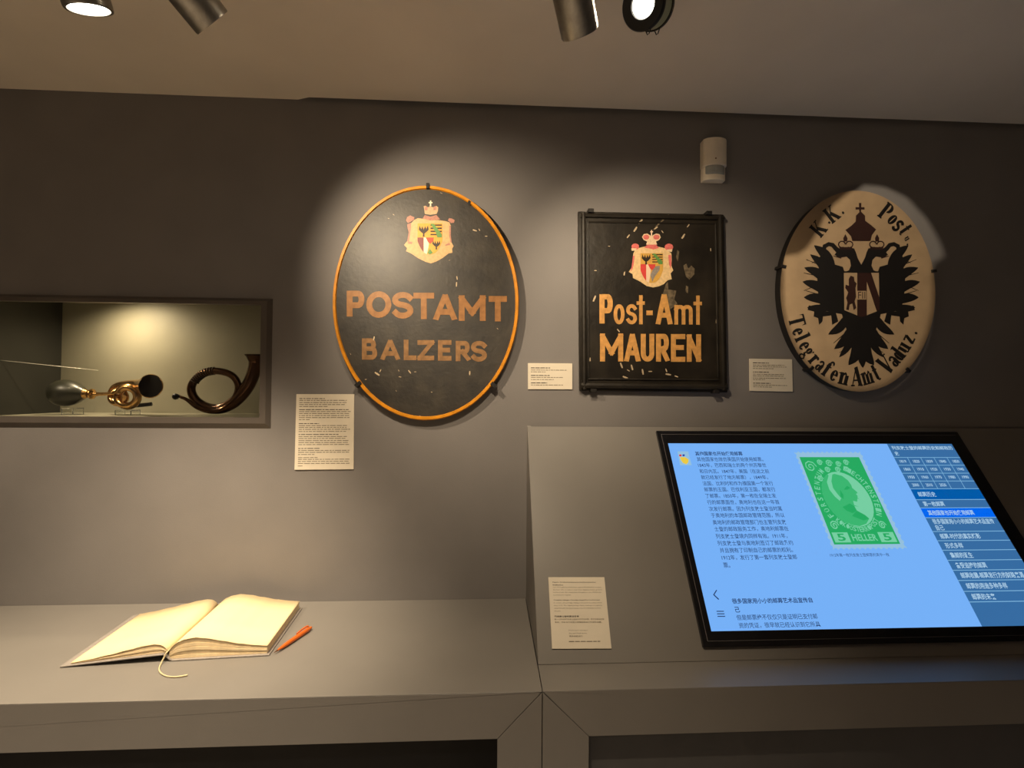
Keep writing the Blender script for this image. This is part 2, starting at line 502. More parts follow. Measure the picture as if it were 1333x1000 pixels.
# arrow and menu icons
def spoly(pxs): return [tuple(sp(x, y)) for x, y in pxs]
def sstroke(name, pts, wpx, m, k=0.0008):
    suv(name, [spoly(q) for q in ribbon(pts, wpx)], m, k)
sstroke('back_arrow', [C2(285, 525), C2(262, 562), C2(302, 600)], 1.4, C_DTXT)
for y in (706, 728, 750):
    sstroke('menu_bar', [C2(290 + (y - 706) * .2, y), C2(346 + (y - 706) * .25, y)], 1.2, C_DTXT)
# crest icon
suv('icon_box', [spoly([(882, 587.5), (896, 587.5), (900.5, 605.5), (885.5, 605.5)])], C_PAPER)
suv('icon_dot', [spoly(ell(885.8, 592.8, 1.8, 1.4, 10))], C_RED, 0.0007)
suv('icon_dot', [spoly(ell(890, 592.7, 1.6, 1.4, 10))], C_NAVY, 0.0007)
suv('icon_shield', [spoly([(885, 595), (892, 595), (896.5, 598), (896, 602), (893.5, 604.5), (889, 602.5), (886.5, 599)])], C_YEL, 0.0007)
# stamp
st = [sp(1037, 588), sp(1125, 588), sp(1176.5, 714.5), sp(1080.5, 715.5)]
SL, SR_, ST, SB = (st[0].x + st[3].x) / 2, (st[1].x + st[2].x) / 2, st[0].y, st[2].y
edge = []
def zig(p, q, n):
    for i in range(n):
        for t, o_ in ((0.0, 0), (0.3, 0), (0.45, 1), (0.85, 1)):
            s_ = (i + t) / n
            d = V((q[0] - p[0], q[1] - p[1])); nn = V((-d.y, d.x)).normalized() * (0.0035 * o_)
            edge.append((p[0] + d.x * s_ + nn.x, p[1] + d.y * s_ + nn.y))
zig((SL, SB), (SR_, SB), 14); zig((SR_, SB), (SR_, ST), 17); zig((SR_, ST), (SL, ST), 14); zig((SL, ST), (SL, SB), 17)
suv('stamp_paper', [edge], C_PAPER, 0.0004)
gq = [sp(1042, 595), sp(1119, 595), sp(1171.5, 708), sp(1085, 709)]
gL, gR, gT, gB = (gq[0].x + gq[3].x) / 2, (gq[1].x + gq[2].x) / 2, gq[0].y, (gq[2].y + gq[3].y) / 2
S2 = lambda u, v_: (gL + u * (gR - gL), gB + v_ * (gT - gB))
def sst(name, polys, m, k): suv(name, [[S2(*p) for p in poly] for poly in polys], m, k)
sst('stamp_field', [[(0, 0), (1, 0), (1, 1), (0, 1)]], C_STMP, 0.0006)
for cx, cy, r in ((.12, .88, .10), (.30, .93, .05), (.45, .92, .06), (.60, .91, .05), (.74, .93, .05), (.20, .73, .05), (.86, .20, .06), (.12, .20, .07), (.38, .84, .05), (.55, .84, .05), (.70, .85, .04)):
    pts = [(cx + r * (1 - t / 16) * cos(t * .8), cy + r * .75 * (1 - t / 16) * sin(t * .8)) for t in range(15)]
    sst('stamp_scroll', ribbon(pts, 0.013, cap=False), C_STML, 0.0008)
sst('stamp_oval', [ell(.5, .50, .37, .315, 36)], C_STML, 0.0009)
sst('stamp_oval_ground', [[(.5, .5)] + [(.5 + .37 * cos(rad(a)), .50 + .315 * sin(rad(a))) for a in range(115, 246, 10)]], C_STMP2, 0.0010)
head = [(.30, .255), (.25, .34), (.33, .40), (.36, .47), (.31, .52), (.27, .60), (.28, .69), (.35, .765), (.46, .79), (.57, .765), (.635, .71), (.655, .655), (.65, .62), (.695, .575), (.70, .56), (.665, .55), (.68, .525), (.665, .51), (.69, .48), (.685, .43), (.62, .405), (.555, .41), (.565, .36), (.66, .31), (.70, .27), (.62, .215), (.5, .19), (.38, .205)]
sst('stamp_portrait', [head], C_STMP2, 0.0012)
sst('stamp_hair', [[(.31, .52), (.27, .60), (.28, .69), (.35, .765), (.42, .78), (.36, .70), (.34, .62), (.37, .55), (.40, .50), (.36, .47)], [(.69, .48), (.685, .43), (.62, .405), (.56, .42), (.57, .47), (.63, .46), (.66, .50)]], C_STML, 0.0014)
sst('stamp_shade', [[(.50, .60), (.58, .645), (.62, .62), (.56, .60)], [(.40, .52), (.44, .60), (.46, .54), (.43, .49)], [(.36, .40), (.50, .44), (.55, .41), (.56, .36), (.48, .33), (.40, .36)], [(.56, .36), (.66, .31), (.70, .27), (.60, .25), (.45, .30)]], C_STMP, 0.0014)
for x0_ in (.03, .73):
    sst('stamp_value_box', [[(x0_, .02), (x0_ + .24, .02), (x0_ + .24, .125), (x0_, .125)]], C_STML, 0.0009)
def sttext(name, s, u0, v0, u1, v1, m, k, ang=0.0, bold=0.02):
    (x0, y0), (x1, y1) = S2(u0, v0), S2(u1, v1)
    c = V(((x0 + x1) / 2, (y0 + y1) / 2)); hw, hh = (x1 - x0) / 2, (y1 - y0) / 2
    eu = V((cos(ang), sin(ang))); ev = V((-sin(ang), cos(ang)))
    o = c - eu * hw - ev * hh
    d3 = lambda q: V((q.x, 0, 0)) + PDIR * q.y
    text_on(name, s, FROM(o.x, o.y, k - 0.0015), d3(eu) * 2 * hw, d3(ev) * 2 * hh, m, screen, bold)
sttext('stamp_value', '5', .09, .035, .21, .112, C_STMP, 0.0012)
sttext('stamp_value', '5', .79, .035, .91, .112, C_STMP, 0.0012)
sttext('stamp_word', 'HELLER', .31, .035, .69, .105, C_STML, 0.0010)
def arctext(s, cx, cy, rx, ry, a0, a1, h, m, flip=False):
    n = len(s)
    for i, ch in enumerate(s):
        if ch == ' ': continue
        a = rad(a0 + (a1 - a0) * (i + 0.5) / n)
        u, v_ = cx + rx * cos(a), cy + ry * sin(a)
        x, y = S2(u, v_)
        tx, ty = S2(cx + rx * cos(a + .05), cy + ry * sin(a + .05))
        ang = math.atan2(ty - y, tx - x)
        if a1 < a0: ang += pi
        hu = h * 0.62
        sttext('stamp_letter', ch, u - hu / 2, v_ - h * .36, u + hu / 2, v_ + h * .36, C_STML, 0.0011, ang, 0.015)
arctext('FÜRSTENTUM', .5, .50, .435, .385, 215, 118, .085, C_STML)
arctext('LIECHTENSTEIN', .5, .50, .435, .385, 70, -32, .085, C_STML)
arctext('K·K·ÖSTERR·POST', .5, .50, .42, .345, 222, 318, .075, C_STML)
# sidebar
bL0, bL1 = sp(1157.4, 577), sp(1275, 815.2)
SX = (bL0.x + bL1.x) / 2
def syv(y, x=None):
    t = (y - 577) / (815.2 - 577)
    return sp(1157.4 + t * (1275 - 1157.4), y).y
suv('sidebar', [[(SX, AB), (AR, AB), (AR, AT), (SX, AT)]], C_SIDE, 0.0004)
suv('sidebar_header', [[(SX, syv(650.5)), (AR, syv(650.5)), (AR, syv(636.4)), (SX, syv(636.4))]], C_HEAD, 0.0006)
suv('sidebar_selection', [[(SX, syv(674)), (AR, syv(674)), (AR, syv(661.3)), (SX, syv(661.3))]], C_SEL, 0.0006)
ys = [595.5, 605.6, 616, 626.3, 636.4, 650.5, 661.3, 674, 692, 704, 716.4, 729.5, 742.5, 755.8, 770, 783.8]
for y in ys:
    vv_ = syv(y)
    suv('divider_line', [[(SX, vv_ - .0009), (AR, vv_ - .0009), (AR, vv_ + .0009), (SX, vv_ + .0009)]], C_LINE, 0.0008)
SWD = AR - SX
for i in range(1, 5):
    x = SX + SWD * i / 5
    suv('divider_line', [[(x - .0008, syv(636.4)), (x + .0008, syv(636.4)), (x + .0008, syv(595.5)), (x - .0008, syv(595.5))]], C_LINE, 0.0008)
def sbtext(s, u0, u1, yc, hv, name='menu_text'):
    vc = syv(yc)
    x0, x1 = SX + SWD * u0, SX + SWD * u1
    text_on(name, s, FROM(x0, vc - hv / 2, 0.0010 - 0.0015), V((x1 - x0, 0, 0)), PDIR * hv, C_WTXT, screen, 0.012)
sbtext('列支敦士登的邮票历史和邮政历', .04, .97, 583, .0135)
sbtext('史', .04, .10, 590.3, .0135)
yrs = [['1819', '1820', '1839', '1840', '1850'], ['1860', '1910', '1920', '1930', '1940'], ['1950', '1960', '1970', '1980', '1990'], ['2000', '2010', '2020']]
for j, row in enumerate(yrs):
    for i, s in enumerate(row):
        sbtext(s, i / 5 + .055, i / 5 + .15, (ys[j] + ys[j + 1]) / 2, .0095, 'year_text')
for s, u1, y in (('邮票历史', .32, 643.5), ('第一枚邮票', .37, 656), ('其他国家也开始使用邮票', .72, 667.6), ('很多国家用小小的邮票艺术品宣传', .93, 679), ('自己', .18, 687),
                 ('邮票-时代的真实缩影', .62, 698.2), ('形式多样', .31, 710.4), ('集邮的诞生', .37, 723), ('备受追捧的邮票', .48, 736.2), ('邮票收藏-邮票发行方的财路来源', .90, 749.3), ('邮票的用途多种多样', .60, 763), ('邮票的未来', .37, 777)):
    sbtext(s, .07, u1, y, .0155)

# ================================================================== showcase in the wall
case = thing('wall_showcase', ((nl + nr) / 2, 0.1, nb), 'recessed wall showcase with grey frame and lit interior holding two horns', 'showcase')
d_ = niche['d']
IN = 0.0
cl, cr_, ct, cb = nl, nr + 0.03, nt_ + 0.0, nb
M_FRAME = mat('showcase_frame', (0.10, 0.085, 0.075, 1), rough=0.4, noise=0.05, scale=10)
def rect_y(l, r, b, t, y): return [V((l, y, b)), V((r, y, b)), V((r, y, t)), V((l, y, t))]
# flat face of the frame with a chamfer back to the wall
yF = -0.012
inner = rect_y(nl, nr, nb, nt_, yF); outer = rect_y(fl, fr, fb, ft, yF)
ch = rect_y(fl - 0.012, fr + 0.012, fb - 0.016, ft + 0.010, -0.0003)
inn2 = rect_y(nl, nr, nb, nt_, 0.004)
vv = inner + outer + ch + inn2
f = []
for i in range(4):
    j = (i + 1) % 4
    f += [(i, j, 4 + j, 4 + i), (4 + i, 4 + j, 8 + j, 8 + i), (i, j, 12 + j, 12 + i)]
mk('frame', vv, f, M_FRAME, case)
# interior
CI = (nl - 0.004, nr + 0.012, nb - 0.0, nt_ + 0.004)
box('interior_floor', (CI[0], 0.005, nb - 0.012), (CI[1], d_, nb + 0.0005), M_CASE, case)
HT = 0.05                               # the roof of the case sits above the opening, out of sight
box('interior_ceiling', (CI[0], 0.005, nt_ + HT), (CI[1], d_, nt_ + HT + 0.010), M_CASE, case)
box('header', (CI[0], 0.0045, nt_ + 0.0005), (CI[1], 0.010, nt_ + HT), M_CASE, case)
box('interior_back', (CI[0], d_, nb - 0.012), (CI[1], d_ + 0.01, nt_ + HT + 0.010), M_CASE, case)
M_CASE_SHADE = mat('case_side_shade', (0.03, 0.03, 0.026, 1), rough=0.5, noise=0.1, scale=9)  # shade at the left end put into the colour of the side
box('interior_side', (CI[0] - 0.006, 0.005, nb - 0.012), (CI[0], d_, nt_ + HT + 0.010), M_CASE_SHADE, case)
box('interior_side', (CI[1], 0.005, nb - 0.012), (CI[1] + 0.006, d_, nt_ + HT + 0.010), M_CASE, case)
# pane
mg = bpy.data.materials.new('clear_glass'); mg.use_nodes = True
ng = mg.node_tree
for n in list(ng.nodes): ng.nodes.remove(n)
og = ng.nodes.new('ShaderNodeOutputMaterial'); mxg = ng.nodes.new('ShaderNodeMixShader'); tr = ng.nodes.new('ShaderNodeBsdfTransparent'); gl = ng.nodes.new('ShaderNodeBsdfGlossy'); fz = ng.nodes.new('ShaderNodeFresnel')
gl.inputs['Roughness'].default_value = 0.03
tr.inputs[0].default_value = (0.97, 0.98, 0.96, 1)
fz.inputs['IOR'].default_value = 1.35
ng.links.new(fz.outputs[0], mxg.inputs[0]); ng.links.new(tr.outputs[0], mxg.inputs[1]); ng.links.new(gl.outputs[0], mxg.inputs[2]); ng.links.new(mxg.outputs[0], og.inputs[0])
MATS['clear_glass'] = mg
mk('glass_pane', rect_y(nl, nr, nb, nt_, -0.004), [(0, 1, 2, 3)], mg, case)
# the little lamp in the roof of the showcase
lx = W(176, 420, d_).x
lamp = thing('showcase_lamp', (lx, d_ - 0.14, nt_ + HT), 'small recessed spotlight in the roof of the showcase', 'lamp')
M_STEEL = mat('brushed_aluminium', (0.36, 0.34, 0.30, 1), rough=0.34, metal=0.9, noise=0.15, scale=3, stretch=(40, 40, 3))
lathe('trim_ring', [(0.010, 0.0), (0.016, 0.0), (0.016, -0.003), (0.010, -0.003)], (lx, d_ - 0.14, nt_ + HT), (0, 0, 1), M_STEEL, lamp, seg=20, caps=False)
lathe('lens', [(0.0098, -0.0008), (0.0098, -0.0016)], (lx, d_ - 0.14, nt_ + HT), (0, 0, 1), glow('lens_warm', (1, .85, .55, 1), 6), lamp, seg=20)
spot('showcase_light', (lx, d_ - 0.14, nt_ + HT - 0.006), (lx + 0.05, d_ - 0.05, nb), 9.5, 165, 1.0, (1.0, 0.79, 0.50), 0.010, lamp)
# thin pale streak in the dark left part, modelled as a tube
a, b = W(-10, 468.0, 0.03), W(128, 482.3, 0.20)
streak = tube('thin_streak', [a, (a + b) / 2, b], 0.0007, mat('streak_pale', (0.8, 0.78, 0.7, 1), rough=0.3, metal=0.3, noise=0.1), None, seg=6, k=2)
tag(streak, 'thin pale streak running across the dark left end of the showcase', 'streak')

# ---- bulb horn
Q = lambda x, y: (50 + x / 7.405, 470 + y / 7.41)
YH = 0.10
def q(x, y, dy=0.0): return W(*Q(x, y), YH + dy)
pxm = (q(1000, 300) - q(0, 300)).length / 1000        # metres per crop pixel
M_BRASS = mat('aged_brass', (0.62, 0.36, 0.13, 1), rough=0.22, metal=1.0, noise=0.35, scale=30)
M_BULB = mat('dark_rubber_bulb', (0.022, 0.022, 0.015, 1), rough=0.36, noise=0.25, scale=14, coat=0.15)
M_HOLE = mat('horn_mouth_black', (0.004, 0.0025, 0.002, 1), rough=0.4, noise=0.3, coat=0.2)
cen = q(300, 318)
horn = thing('bulb_horn', q(520, 540), 'brass coiled signal horn with a dark rubber squeeze bulb in the showcase', 'horn')
ax = (q(470, 318) - q(130, 305)).normalized()
b0 = q(126, 303); L = (q(452, 318) - b0).length
R_ = 134 * pxm
prof = [(0.001, 0), (.30 * R_, .008 * L), (.55 * R_, .04 * L), (.78 * R_, .11 * L), (.93 * R_, .22 * L), (R_, .36 * L), (.99 * R_, .48 * L), (.90 * R_, .63 * L), (.72 * R_, .78 * L), (.52 * R_, .90 * L), (.36 * R_, .98 * L), (.33 * R_, 1.03 * L)]
lathe('bulb', prof, b0, ax, M_BULB, horn, seg=40)
c0 = q(440, 316)
lathe('collar', [(44 * pxm, 0), (50 * pxm, 10 * pxm), (44 * pxm, 22 * pxm), (36 * pxm, 40 * pxm), (40 * pxm, 60 * pxm), (52 * pxm, 72 * pxm), (50 * pxm, 84 * pxm), (24 * pxm, 100 * pxm), (20 * pxm, 130 * pxm)], c0, ax, M_BRASS, horn, seg=28)
tube('lead_pipe', [q(530, 320), q(640, 318), q(740, 308), q(800, 300, -.01)], [19 * pxm, 17 * pxm, 16 * pxm, 18 * pxm], M_BRASS, horn, k=4)
def loop(cx, cy, rx, ry, a0, a1, d0, d1, n=12):
    return [q(cx + rx * cos(rad(a0 + (a1 - a0) * i / n)), cy + ry * sin(rad(a0 + (a1 - a0) * i / n)), d0 + (d1 - d0) * i / n) for i in range(n + 1)]
tube('coil', loop(860, 345, 95, 90, -160, 190, -0.030, 0.0), 37 * pxm, M_BRASS, horn, k=3, seg=16)
tube('coil', loop(770, 350, 72, 62, -150, 200, -0.020, 0.018), 29 * pxm, M_BRASS, horn, k=3, seg=16)
tube('dark_tube', [q(820, 430, -.012), q(900, 432, -.004), q(1000, 425, .004), q(1092, 415, .01)], [20 * pxm, 20 * pxm, 20 * pxm, 20 * pxm], M_HOLE, horn, k=4)  # short dark tube below the bell
# bell: from behind the coil towards the viewer and to the right
m0 = q(1078, 243, -0.045)
bd = (V((0.02, -0.99, 0.05))).normalized()
k_ = (m0.y - CAM.y) / (YH - CAM.y)
RB = 121 * pxm * k_
bp = [q(690, 330, .035), q(740, 255, .03), q(850, 232, .018), q(980, 238, -.012), m0]
tube('bell_pipe', bp[:-1] + [m0 - bd * 0.004], [26 * pxm, 36 * pxm, 46 * pxm, 62 * pxm, RB * 0.93], M_BRASS, horn, k=6, seg=28, caps=False)
lathe('bell_rim', [(RB * 0.90, -0.010), (RB * 0.985, -0.004), (RB * 1.01, 0), (RB * 0.97, 0.001), (RB * 0.93, -0.003)], m0, bd, M_BRASS, horn, seg=40, caps=False)
lathe('bell_mouth', [(RB * 0.96, 0.0005), (RB * 0.80, -0.012), (RB * 0.55, -0.022), (RB * 0.3, -0.028)], m0, bd, M_HOLE, horn, seg=40)
# acrylic rests
M_ACR = mat('clear_acrylic', (0.93, 0.95, 0.93, 1), rough=0.08, trans=0.92, ior=1.3, noise=0.01, scale=5)
zf = nb + 0.001
def rest(x0, x1, ytop, label, dy=-0.005):
    a, b = q(x0, ytop, dy), q(x1, ytop, dy)
    th = 0.003
    pts = [(a.x, zf), (a.x + th, zf), (a.x + th, a.z - th), (b.x - th, a.z - th), (b.x - th, zf), (b.x, zf), (b.x, a.z), (a.x, a.z)]
    o = prism('acrylic_rest', [(x, YH + dy - 0.02, z) for x, z in pts], (0, 0.04, 0), M_ACR)
    tag(o, label, 'stand')
rest(275, 388, 452, 'clear acrylic bridge under the dark rubber horn bulb')
rest(783, 940, 470, 'clear acrylic bridge under the brass coil of the bulb horn')

# ---- post horn
Q2 = lambda x, y: (215 + x / 7.69, 440 + y / 7.69)
YP = 0.12
def p2(x, y, dy=0.0): return W(*Q2(x, y), YP + dy)
pm = (p2(1000, 300) - p2(0, 300)).length / 1000
M_DBR = mat('dark_bronze_brass', (0.13, 0.060, 0.028, 1), rough=0.2, metal=0.9, noise=0.5, scale=12, col2=(0.07, 0.045, 0.035, 1))
ph = thing('post_horn', p2(470, 805), 'dark brass post horn wound in one round loop with upturned bell', 'horn')
path = [(150, 590, -.02, 14), (215, 618, -.02, 17), (330, 700, -.018, 22), (480, 735, -.012, 26), (620, 690, -.006, 30), (715, 570, 0, 33), (728, 460, .004, 34), (660, 370, .008, 35), (520, 332, .010, 36), (380, 355, .012, 37), (285, 440, .012, 38), (262, 530, .010, 40), (310, 625, .008, 43), (420, 695, .006, 48), (550, 708, .006, 54), (680, 650, .006, 60), (790, 540, .006, 62), (858, 420, .004, 64), (895, 310, .002, 64), (905, 240, .0, 66), (903, 195, -.002, 82), (902, 172, -.003, 98)]
tube('horn_tube', [p2(x, y, d) for x, y, d, r in path], [r * pm for x, y, d, r in path], M_DBR, ph, seg=20, k=6)
lathe('bell_rim', [(88 * pm, -.002), (99 * pm, 0), (101 * pm, .002), (96 * pm, .003), (80 * pm, -.004)], p2(902, 172, -.003), (0, -0.05, 1), M_DBR, ph, seg=32)
tube('mouthpiece', [p2(152, 590, -.02), p2(135, 582, -.02), p2(118, 585, -.02), p2(98, 588, -.02), p2(82, 590, -.02)], [13 * pm, 15 * pm, 30 * pm, 33 * pm, 24 * pm], M_HOLE, ph, k=3)
for i in range(11):
    t = i / 10
    a = rad(-92 - 62 * t)
    cx, cy = 498 + 224 * cos(a), 520 + 190 * sin(a)
    tan = (p2(cx - 10 * sin(a), cy + 8 * cos(a), .012) - p2(cx, cy, .012)).normalized()
    cc = p2(cx, cy, .011)
    lathe('binding_cord', [(37 * pm, -6 * pm), (43 * pm, -3 * pm), (43 * pm, 3 * pm), (37 * pm, 6 * pm)], cc, tan, mat('cord_dark', (0.05, 0.03, 0.02, 1), rough=0.8, noise=0.3), ph, seg=16, caps=False)
def rest2(x0, x1, ytop, label):
    a, b = p2(x0, ytop), p2(x1, ytop)
    pts = [(a.x, zf), (b.x, zf), (b.x, a.z - 0.002), (b.x - 0.01, a.z + 0.004), (a.x + 0.01, a.z + 0.004), (a.x, a.z - 0.002)]
    tag(prism('acrylic_rest', [(x, YP - 0.025, z) for x, z in pts], (0, 0.05, 0), M_ACR), label, 'stand')
rest2(325, 620, 790, 'clear acrylic block under the dark post horn loop')

# ================================================================== glyphs for painted signs
def G_arcP(x0, x1, y0, y1, n=10):       # bowl to the right
    ym = (y0 + y1) / 2; r = (y1 - y0) / 2; xr = min(r * 1.0, (x1 - x0) * .75)
    return [(x0, y1), (x1 - xr, y1)] + [(x1 - xr + xr * cos(rad(a)), ym + r * sin(rad(a))) for a in range(80, -81, -20)] + [(x1 - xr, y0), (x0, y0)]
SANS = {
    'P': [[(0, 0), (0, 1)], G_arcP(0, 1, .42, 1)],
    'O': ['closed', ell(.5, .5, .5, .5, 24)],
    'S': [arc(.5, .76, .5, .24, 25, 270, 12) + arc(.5, .25, .5, .25, 90, -155, 12)[1:]],
    'T': [[(0, 1), (1, 1)], [(.5, 1), (.5, 0)]],
    'A': [[(.0, 0), (.46, 1)], [(.54, 1), (1, 0)], [(.22, .27), (.78, .27)]],
    'M': [[(0, 0), (0, 1)], [(0.02, 1), (.5, .28)], [(.5, .28), (.98, 1)], [(1, 1), (1, 0)]],
    'B': [[(0, 0), (0, 1)], G_arcP(0, .88, .52, 1), G_arcP(0, 1, 0, .52)],
    'L': [[(0, 1), (0, 0), (1, 0)]],
    'Z': [[(0, 1), (1, 1)], [(1, 1), (0, 0)], [(0, 0), (1, 0)]],
    'E': [[(1, 1), (0, 1)], [(0, 1), (0, 0)], [(0, 0), (1, 0)], [(0, .52), (.85, .52)]],
    'R': [[(0, 0), (0, 1)], G_arcP(0, .95, .45, 1), [(.45, .45), (1, 0)]],
    'U': [[(0, 1), (0, .25)] + arc(.5, .25, .5, .25, 180, 360, 10)[1:] + [(1, 1)]],
    'N': [[(0, 0), (0, 1)], [(0, 1), (1, 0)], [(1, 0), (1, 1)]],
    'o': ['closed', ell(.5, .5, .5, .5, 20)],
    's': [arc(.5, .76, .5, .24, 25, 270, 10) + arc(.5, .25, .5, .25, 90, -155, 10)[1:]],
    't': [[(.55, 1), (.55, 0)], [(0, .76), (1, .76)]],
    'm': [[(0, 0), (0, 1)], [(0, .85)] + arc(.25, .78, .25, .22, 150, 0, 6) + [(.5, 0)], [(.5, .85)] + arc(.75, .78, .25, .22, 150, 0, 6) + [(1, 0)]],
    '-': [[(0, .5), (1, .5)]],
}
def sans(ch, x0, x1, y0, y1, w):
    """pixel polygons; y0 top, y1 bottom"""
    out = []
    st_ = SANS[ch]
    if ch == '-': w = y1 - y0
    fx = lambda p: (x0 + w / 2 + p[0] * (x1 - x0 - w), y1 - w / 2 - p[1] * (y1 - y0 - w))
    closed = False
    for s in st_:
        if s == 'closed':
            closed = True; continue
        out += ribbon([fx(p) for p in s], w, cap=not closed, closed=closed, clampy=(y0, y1))
    return out

def ellipse_sign_pts(l, r, t, b, y, n=96, tilt=0.0):
    L, R, T, B = W(*l, y), W(*r, y), W(*t, y), W(*b, y)
    cx, cz = (L.x + R.x) / 2, (T.z + B.z) / 2
    ax_, az = (R.x - L.x) / 2, (T.z - B.z) / 2
    return cx, cz, ax_, az
def crest(sign, plane, Cx, kind):
    """princely arms: mantle, crown, quartered shield. Cx maps crest crop pixels to photo pixels"""
    def fl_(name, polys, m, k):
        for poly in polys:                  # every painted shape is a part of its own
            flat(name, [[Cx(*p) for p in poly]], plane, m, sign, k)
    if kind == 'balzers':
        MA = mat('crest_mantle_tan', rgb(206, 168, 118), rough=0.5, noise=0.15, scale=120)
        MP = mat('crest_pink_faded', rgb(176, 122, 104), rough=0.5, noise=0.2, scale=150)
        MC = mat('crest_crown_tan', rgb(196, 164, 126), rough=0.5, noise=0.2, scale=200)
        GO = mat('crest_gold', rgb(226, 160, 52), rough=0.45, noise=0.1, scale=90)
        RE = mat('crest_dark_red', rgb(128, 62, 58), rough=0.5, noise=0.1, scale=90)
        RE2 = mat('crest_red', rgb(186, 72, 46), rough=0.5, noise=0.1, scale=90)
        WH = mat('crest_white', rgb(240, 230, 196), rough=0.5, noise=0.05)
    else:
        MA = mat('crest_mantle_cream', rgb(222, 190, 140), rough=0.5, noise=0.15, scale=120)
        MP = mat('crest_pink', rgb(214, 110, 104), rough=0.5, noise=0.2, scale=150)
        MC = mat('crest_crown_cream', rgb(226, 200, 164), rough=0.5, noise=0.2, scale=200)
        GO = mat('crest_gold_dull', rgb(206, 160, 76), rough=0.45, noise=0.1, scale=90)
        RE = mat('crest_bright_red', rgb(206, 66, 62), rough=0.5, noise=0.1, scale=90)
        RE2 = RE
        WH = mat('crest_blush_white', rgb(230, 200, 172), rough=0.5, noise=0.05)
    BK = mat('crest_black', rgb(40, 32, 24), rough=0.5, noise=0.1)
    GN = mat('crest_green', rgb(92, 140, 70), rough=0.5, noise=0.1)
    GY = mat('crest_grey', rgb(140, 132, 124), rough=0.5, noise=0.2, scale=150)
    if kind == 'balzers':
        mantle = [(390, 365), (440, 340), (520, 350), (600, 370), (700, 365), (800, 380), (850, 395), (870, 440), (850, 560), (875, 650), (905, 705), (885, 740), (890, 790), (840, 800), (760, 860), (680, 905), (610, 930), (540, 910), (440, 860), (350, 800), (285, 770), (300, 730), (260, 690), (300, 640), (330, 600), (320, 480), (340, 420)]
        fl_('mantle', [mantle], MA, .0004)
        fl_('mantle_fold', [[(300, 420), (355, 400), (345, 500), (325, 640), (300, 640), (320, 520), (305, 470)], [(870, 440), (850, 440), (845, 540), (860, 650), (880, 660), (868, 560)], [(310, 640), (370, 650), (360, 680), (310, 670)], [(790, 690), (850, 660), (860, 690), (800, 700)]], MP, .0006)
        fl_('tassel', [[(285, 370), (300, 325), (340, 305), (395, 330), (390, 360), (340, 390), (310, 405)], [(830, 370), (845, 340), (880, 345), (918, 365), (910, 400), (870, 405)]], MP, .0008)
        fl_('crown_cap', [[(500, 345), (530, 300), (600, 320), (680, 300), (730, 355), (620, 372)]], MP, .0008)
        fl_('crown', [[(530, 285), (520, 215), (515, 185), (540, 178), (570, 200), (600, 185), (640, 200), (680, 180), (705, 200), (700, 245), (685, 285), (600, 297)]], MC, .0008)
        fl_('crown_jewel', [ell(548, 215, 20, 26, 12), ell(660, 212, 20, 26, 12)], MP, .0010)
        fl_('crown_cross', [[(596, 110), (614, 110), (612, 130), (630, 132), (630, 146), (612, 146), (614, 185), (594, 185), (597, 146), (580, 146), (580, 132), (597, 130)]], WH, .0010)
        l, r, t, mid, b = 435, 758, 408, 592, 820
        cx = 597
    else:
        mantle = [(310, 330), (390, 310), (480, 340), (560, 310), (650, 330), (740, 400), (745, 480), (740, 560), (765, 620), (730, 660), (745, 735), (690, 750), (640, 800), (570, 830), (500, 842), (420, 825), (340, 770), (240, 720), (235, 670), (185, 640), (220, 590), (235, 480), (245, 400), (270, 350)]
        fl_('mantle', [mantle], MA, .0004)
        fl_('mantle_fold', [[(240, 430), (262, 430), (250, 540), (235, 600), (205, 640), (225, 560)], [(700, 420), (735, 420), (742, 520), (730, 600), (708, 540)]], MP, .0006)
        fl_('tassel', [ell(270, 312, 50, 42, 14), ell(708, 318, 56, 46, 14)], MP, .0008)
        fl_('tassel_fringe', [[(218, 330), (290, 335), (280, 365), (225, 365)], [(680, 350), (755, 345), (745, 380), (690, 375)]], MC, .0010)
        fl_('crown_cap', [[(385, 325), (425, 285), (540, 285), (580, 330), (500, 350), (480, 340)]], MP, .0008)
        fl_('crown', [[(410, 285), (425, 245), (380, 225), (358, 185), (380, 148), (425, 140), (465, 165), (480, 180), (500, 160), (545, 140), (585, 150), (602, 190), (580, 225), (540, 245), (555, 285)]], MC, .0008)
        fl_('crown_jewel', [ell(412, 188, 40, 32, 14), ell(545, 188, 42, 32, 14)], MP, .0010)
        fl_('crown_cross', [[(474, 95), (488, 95), (488, 112), (500, 112), (500, 124), (488, 124), (490, 235), (472, 235), (474, 124), (462, 124), (462, 112), (474, 112)]], WH, .0010)
        l, r, t, mid, b = 338, 632, 398, 540, 790
        cx = 482
    # shield
    def sx(u): return l + u * (r - l)
    def sy(v_): return t + v_ * (b - t)
    def lower(u0, u1, n=8):                 # bottom curve of the shield
        out = []
        for i in range(n + 1):
            u = u0 + (u1 - u0) * i / n
            out.append((sx(u), sy(1 - 0.42 * abs(2 * u - 1) ** 2.6 - 0.02)))
        return out
    vm = (mid - t) / (b - t)
    fl_('shield', [[(l, t), (r, t)] + lower(1, 0, 16)], GO, .0010)
    fl_('shield_stripe', [[(sx(.52), sy(vm * (.08 + .22 * i))), (sx(.98), sy(vm * (.08 + .22 * i))), (sx(.98), sy(vm * (.18 + .22 * i))), (sx(.52), sy(vm * (.18 + .22 * i)))] for i in range(4)], BK, .0012)
    fl_('shield_band', [[(sx(.52), sy(0.01)), (sx(.66), sy(0.01)), (sx(.98), sy(vm * .78)), (sx(.98), sy(vm)), (sx(.80), sy(vm)), (sx(.72), sy(vm * .6))]], GN, .0014)
    ue, ve = .25, vm * .5
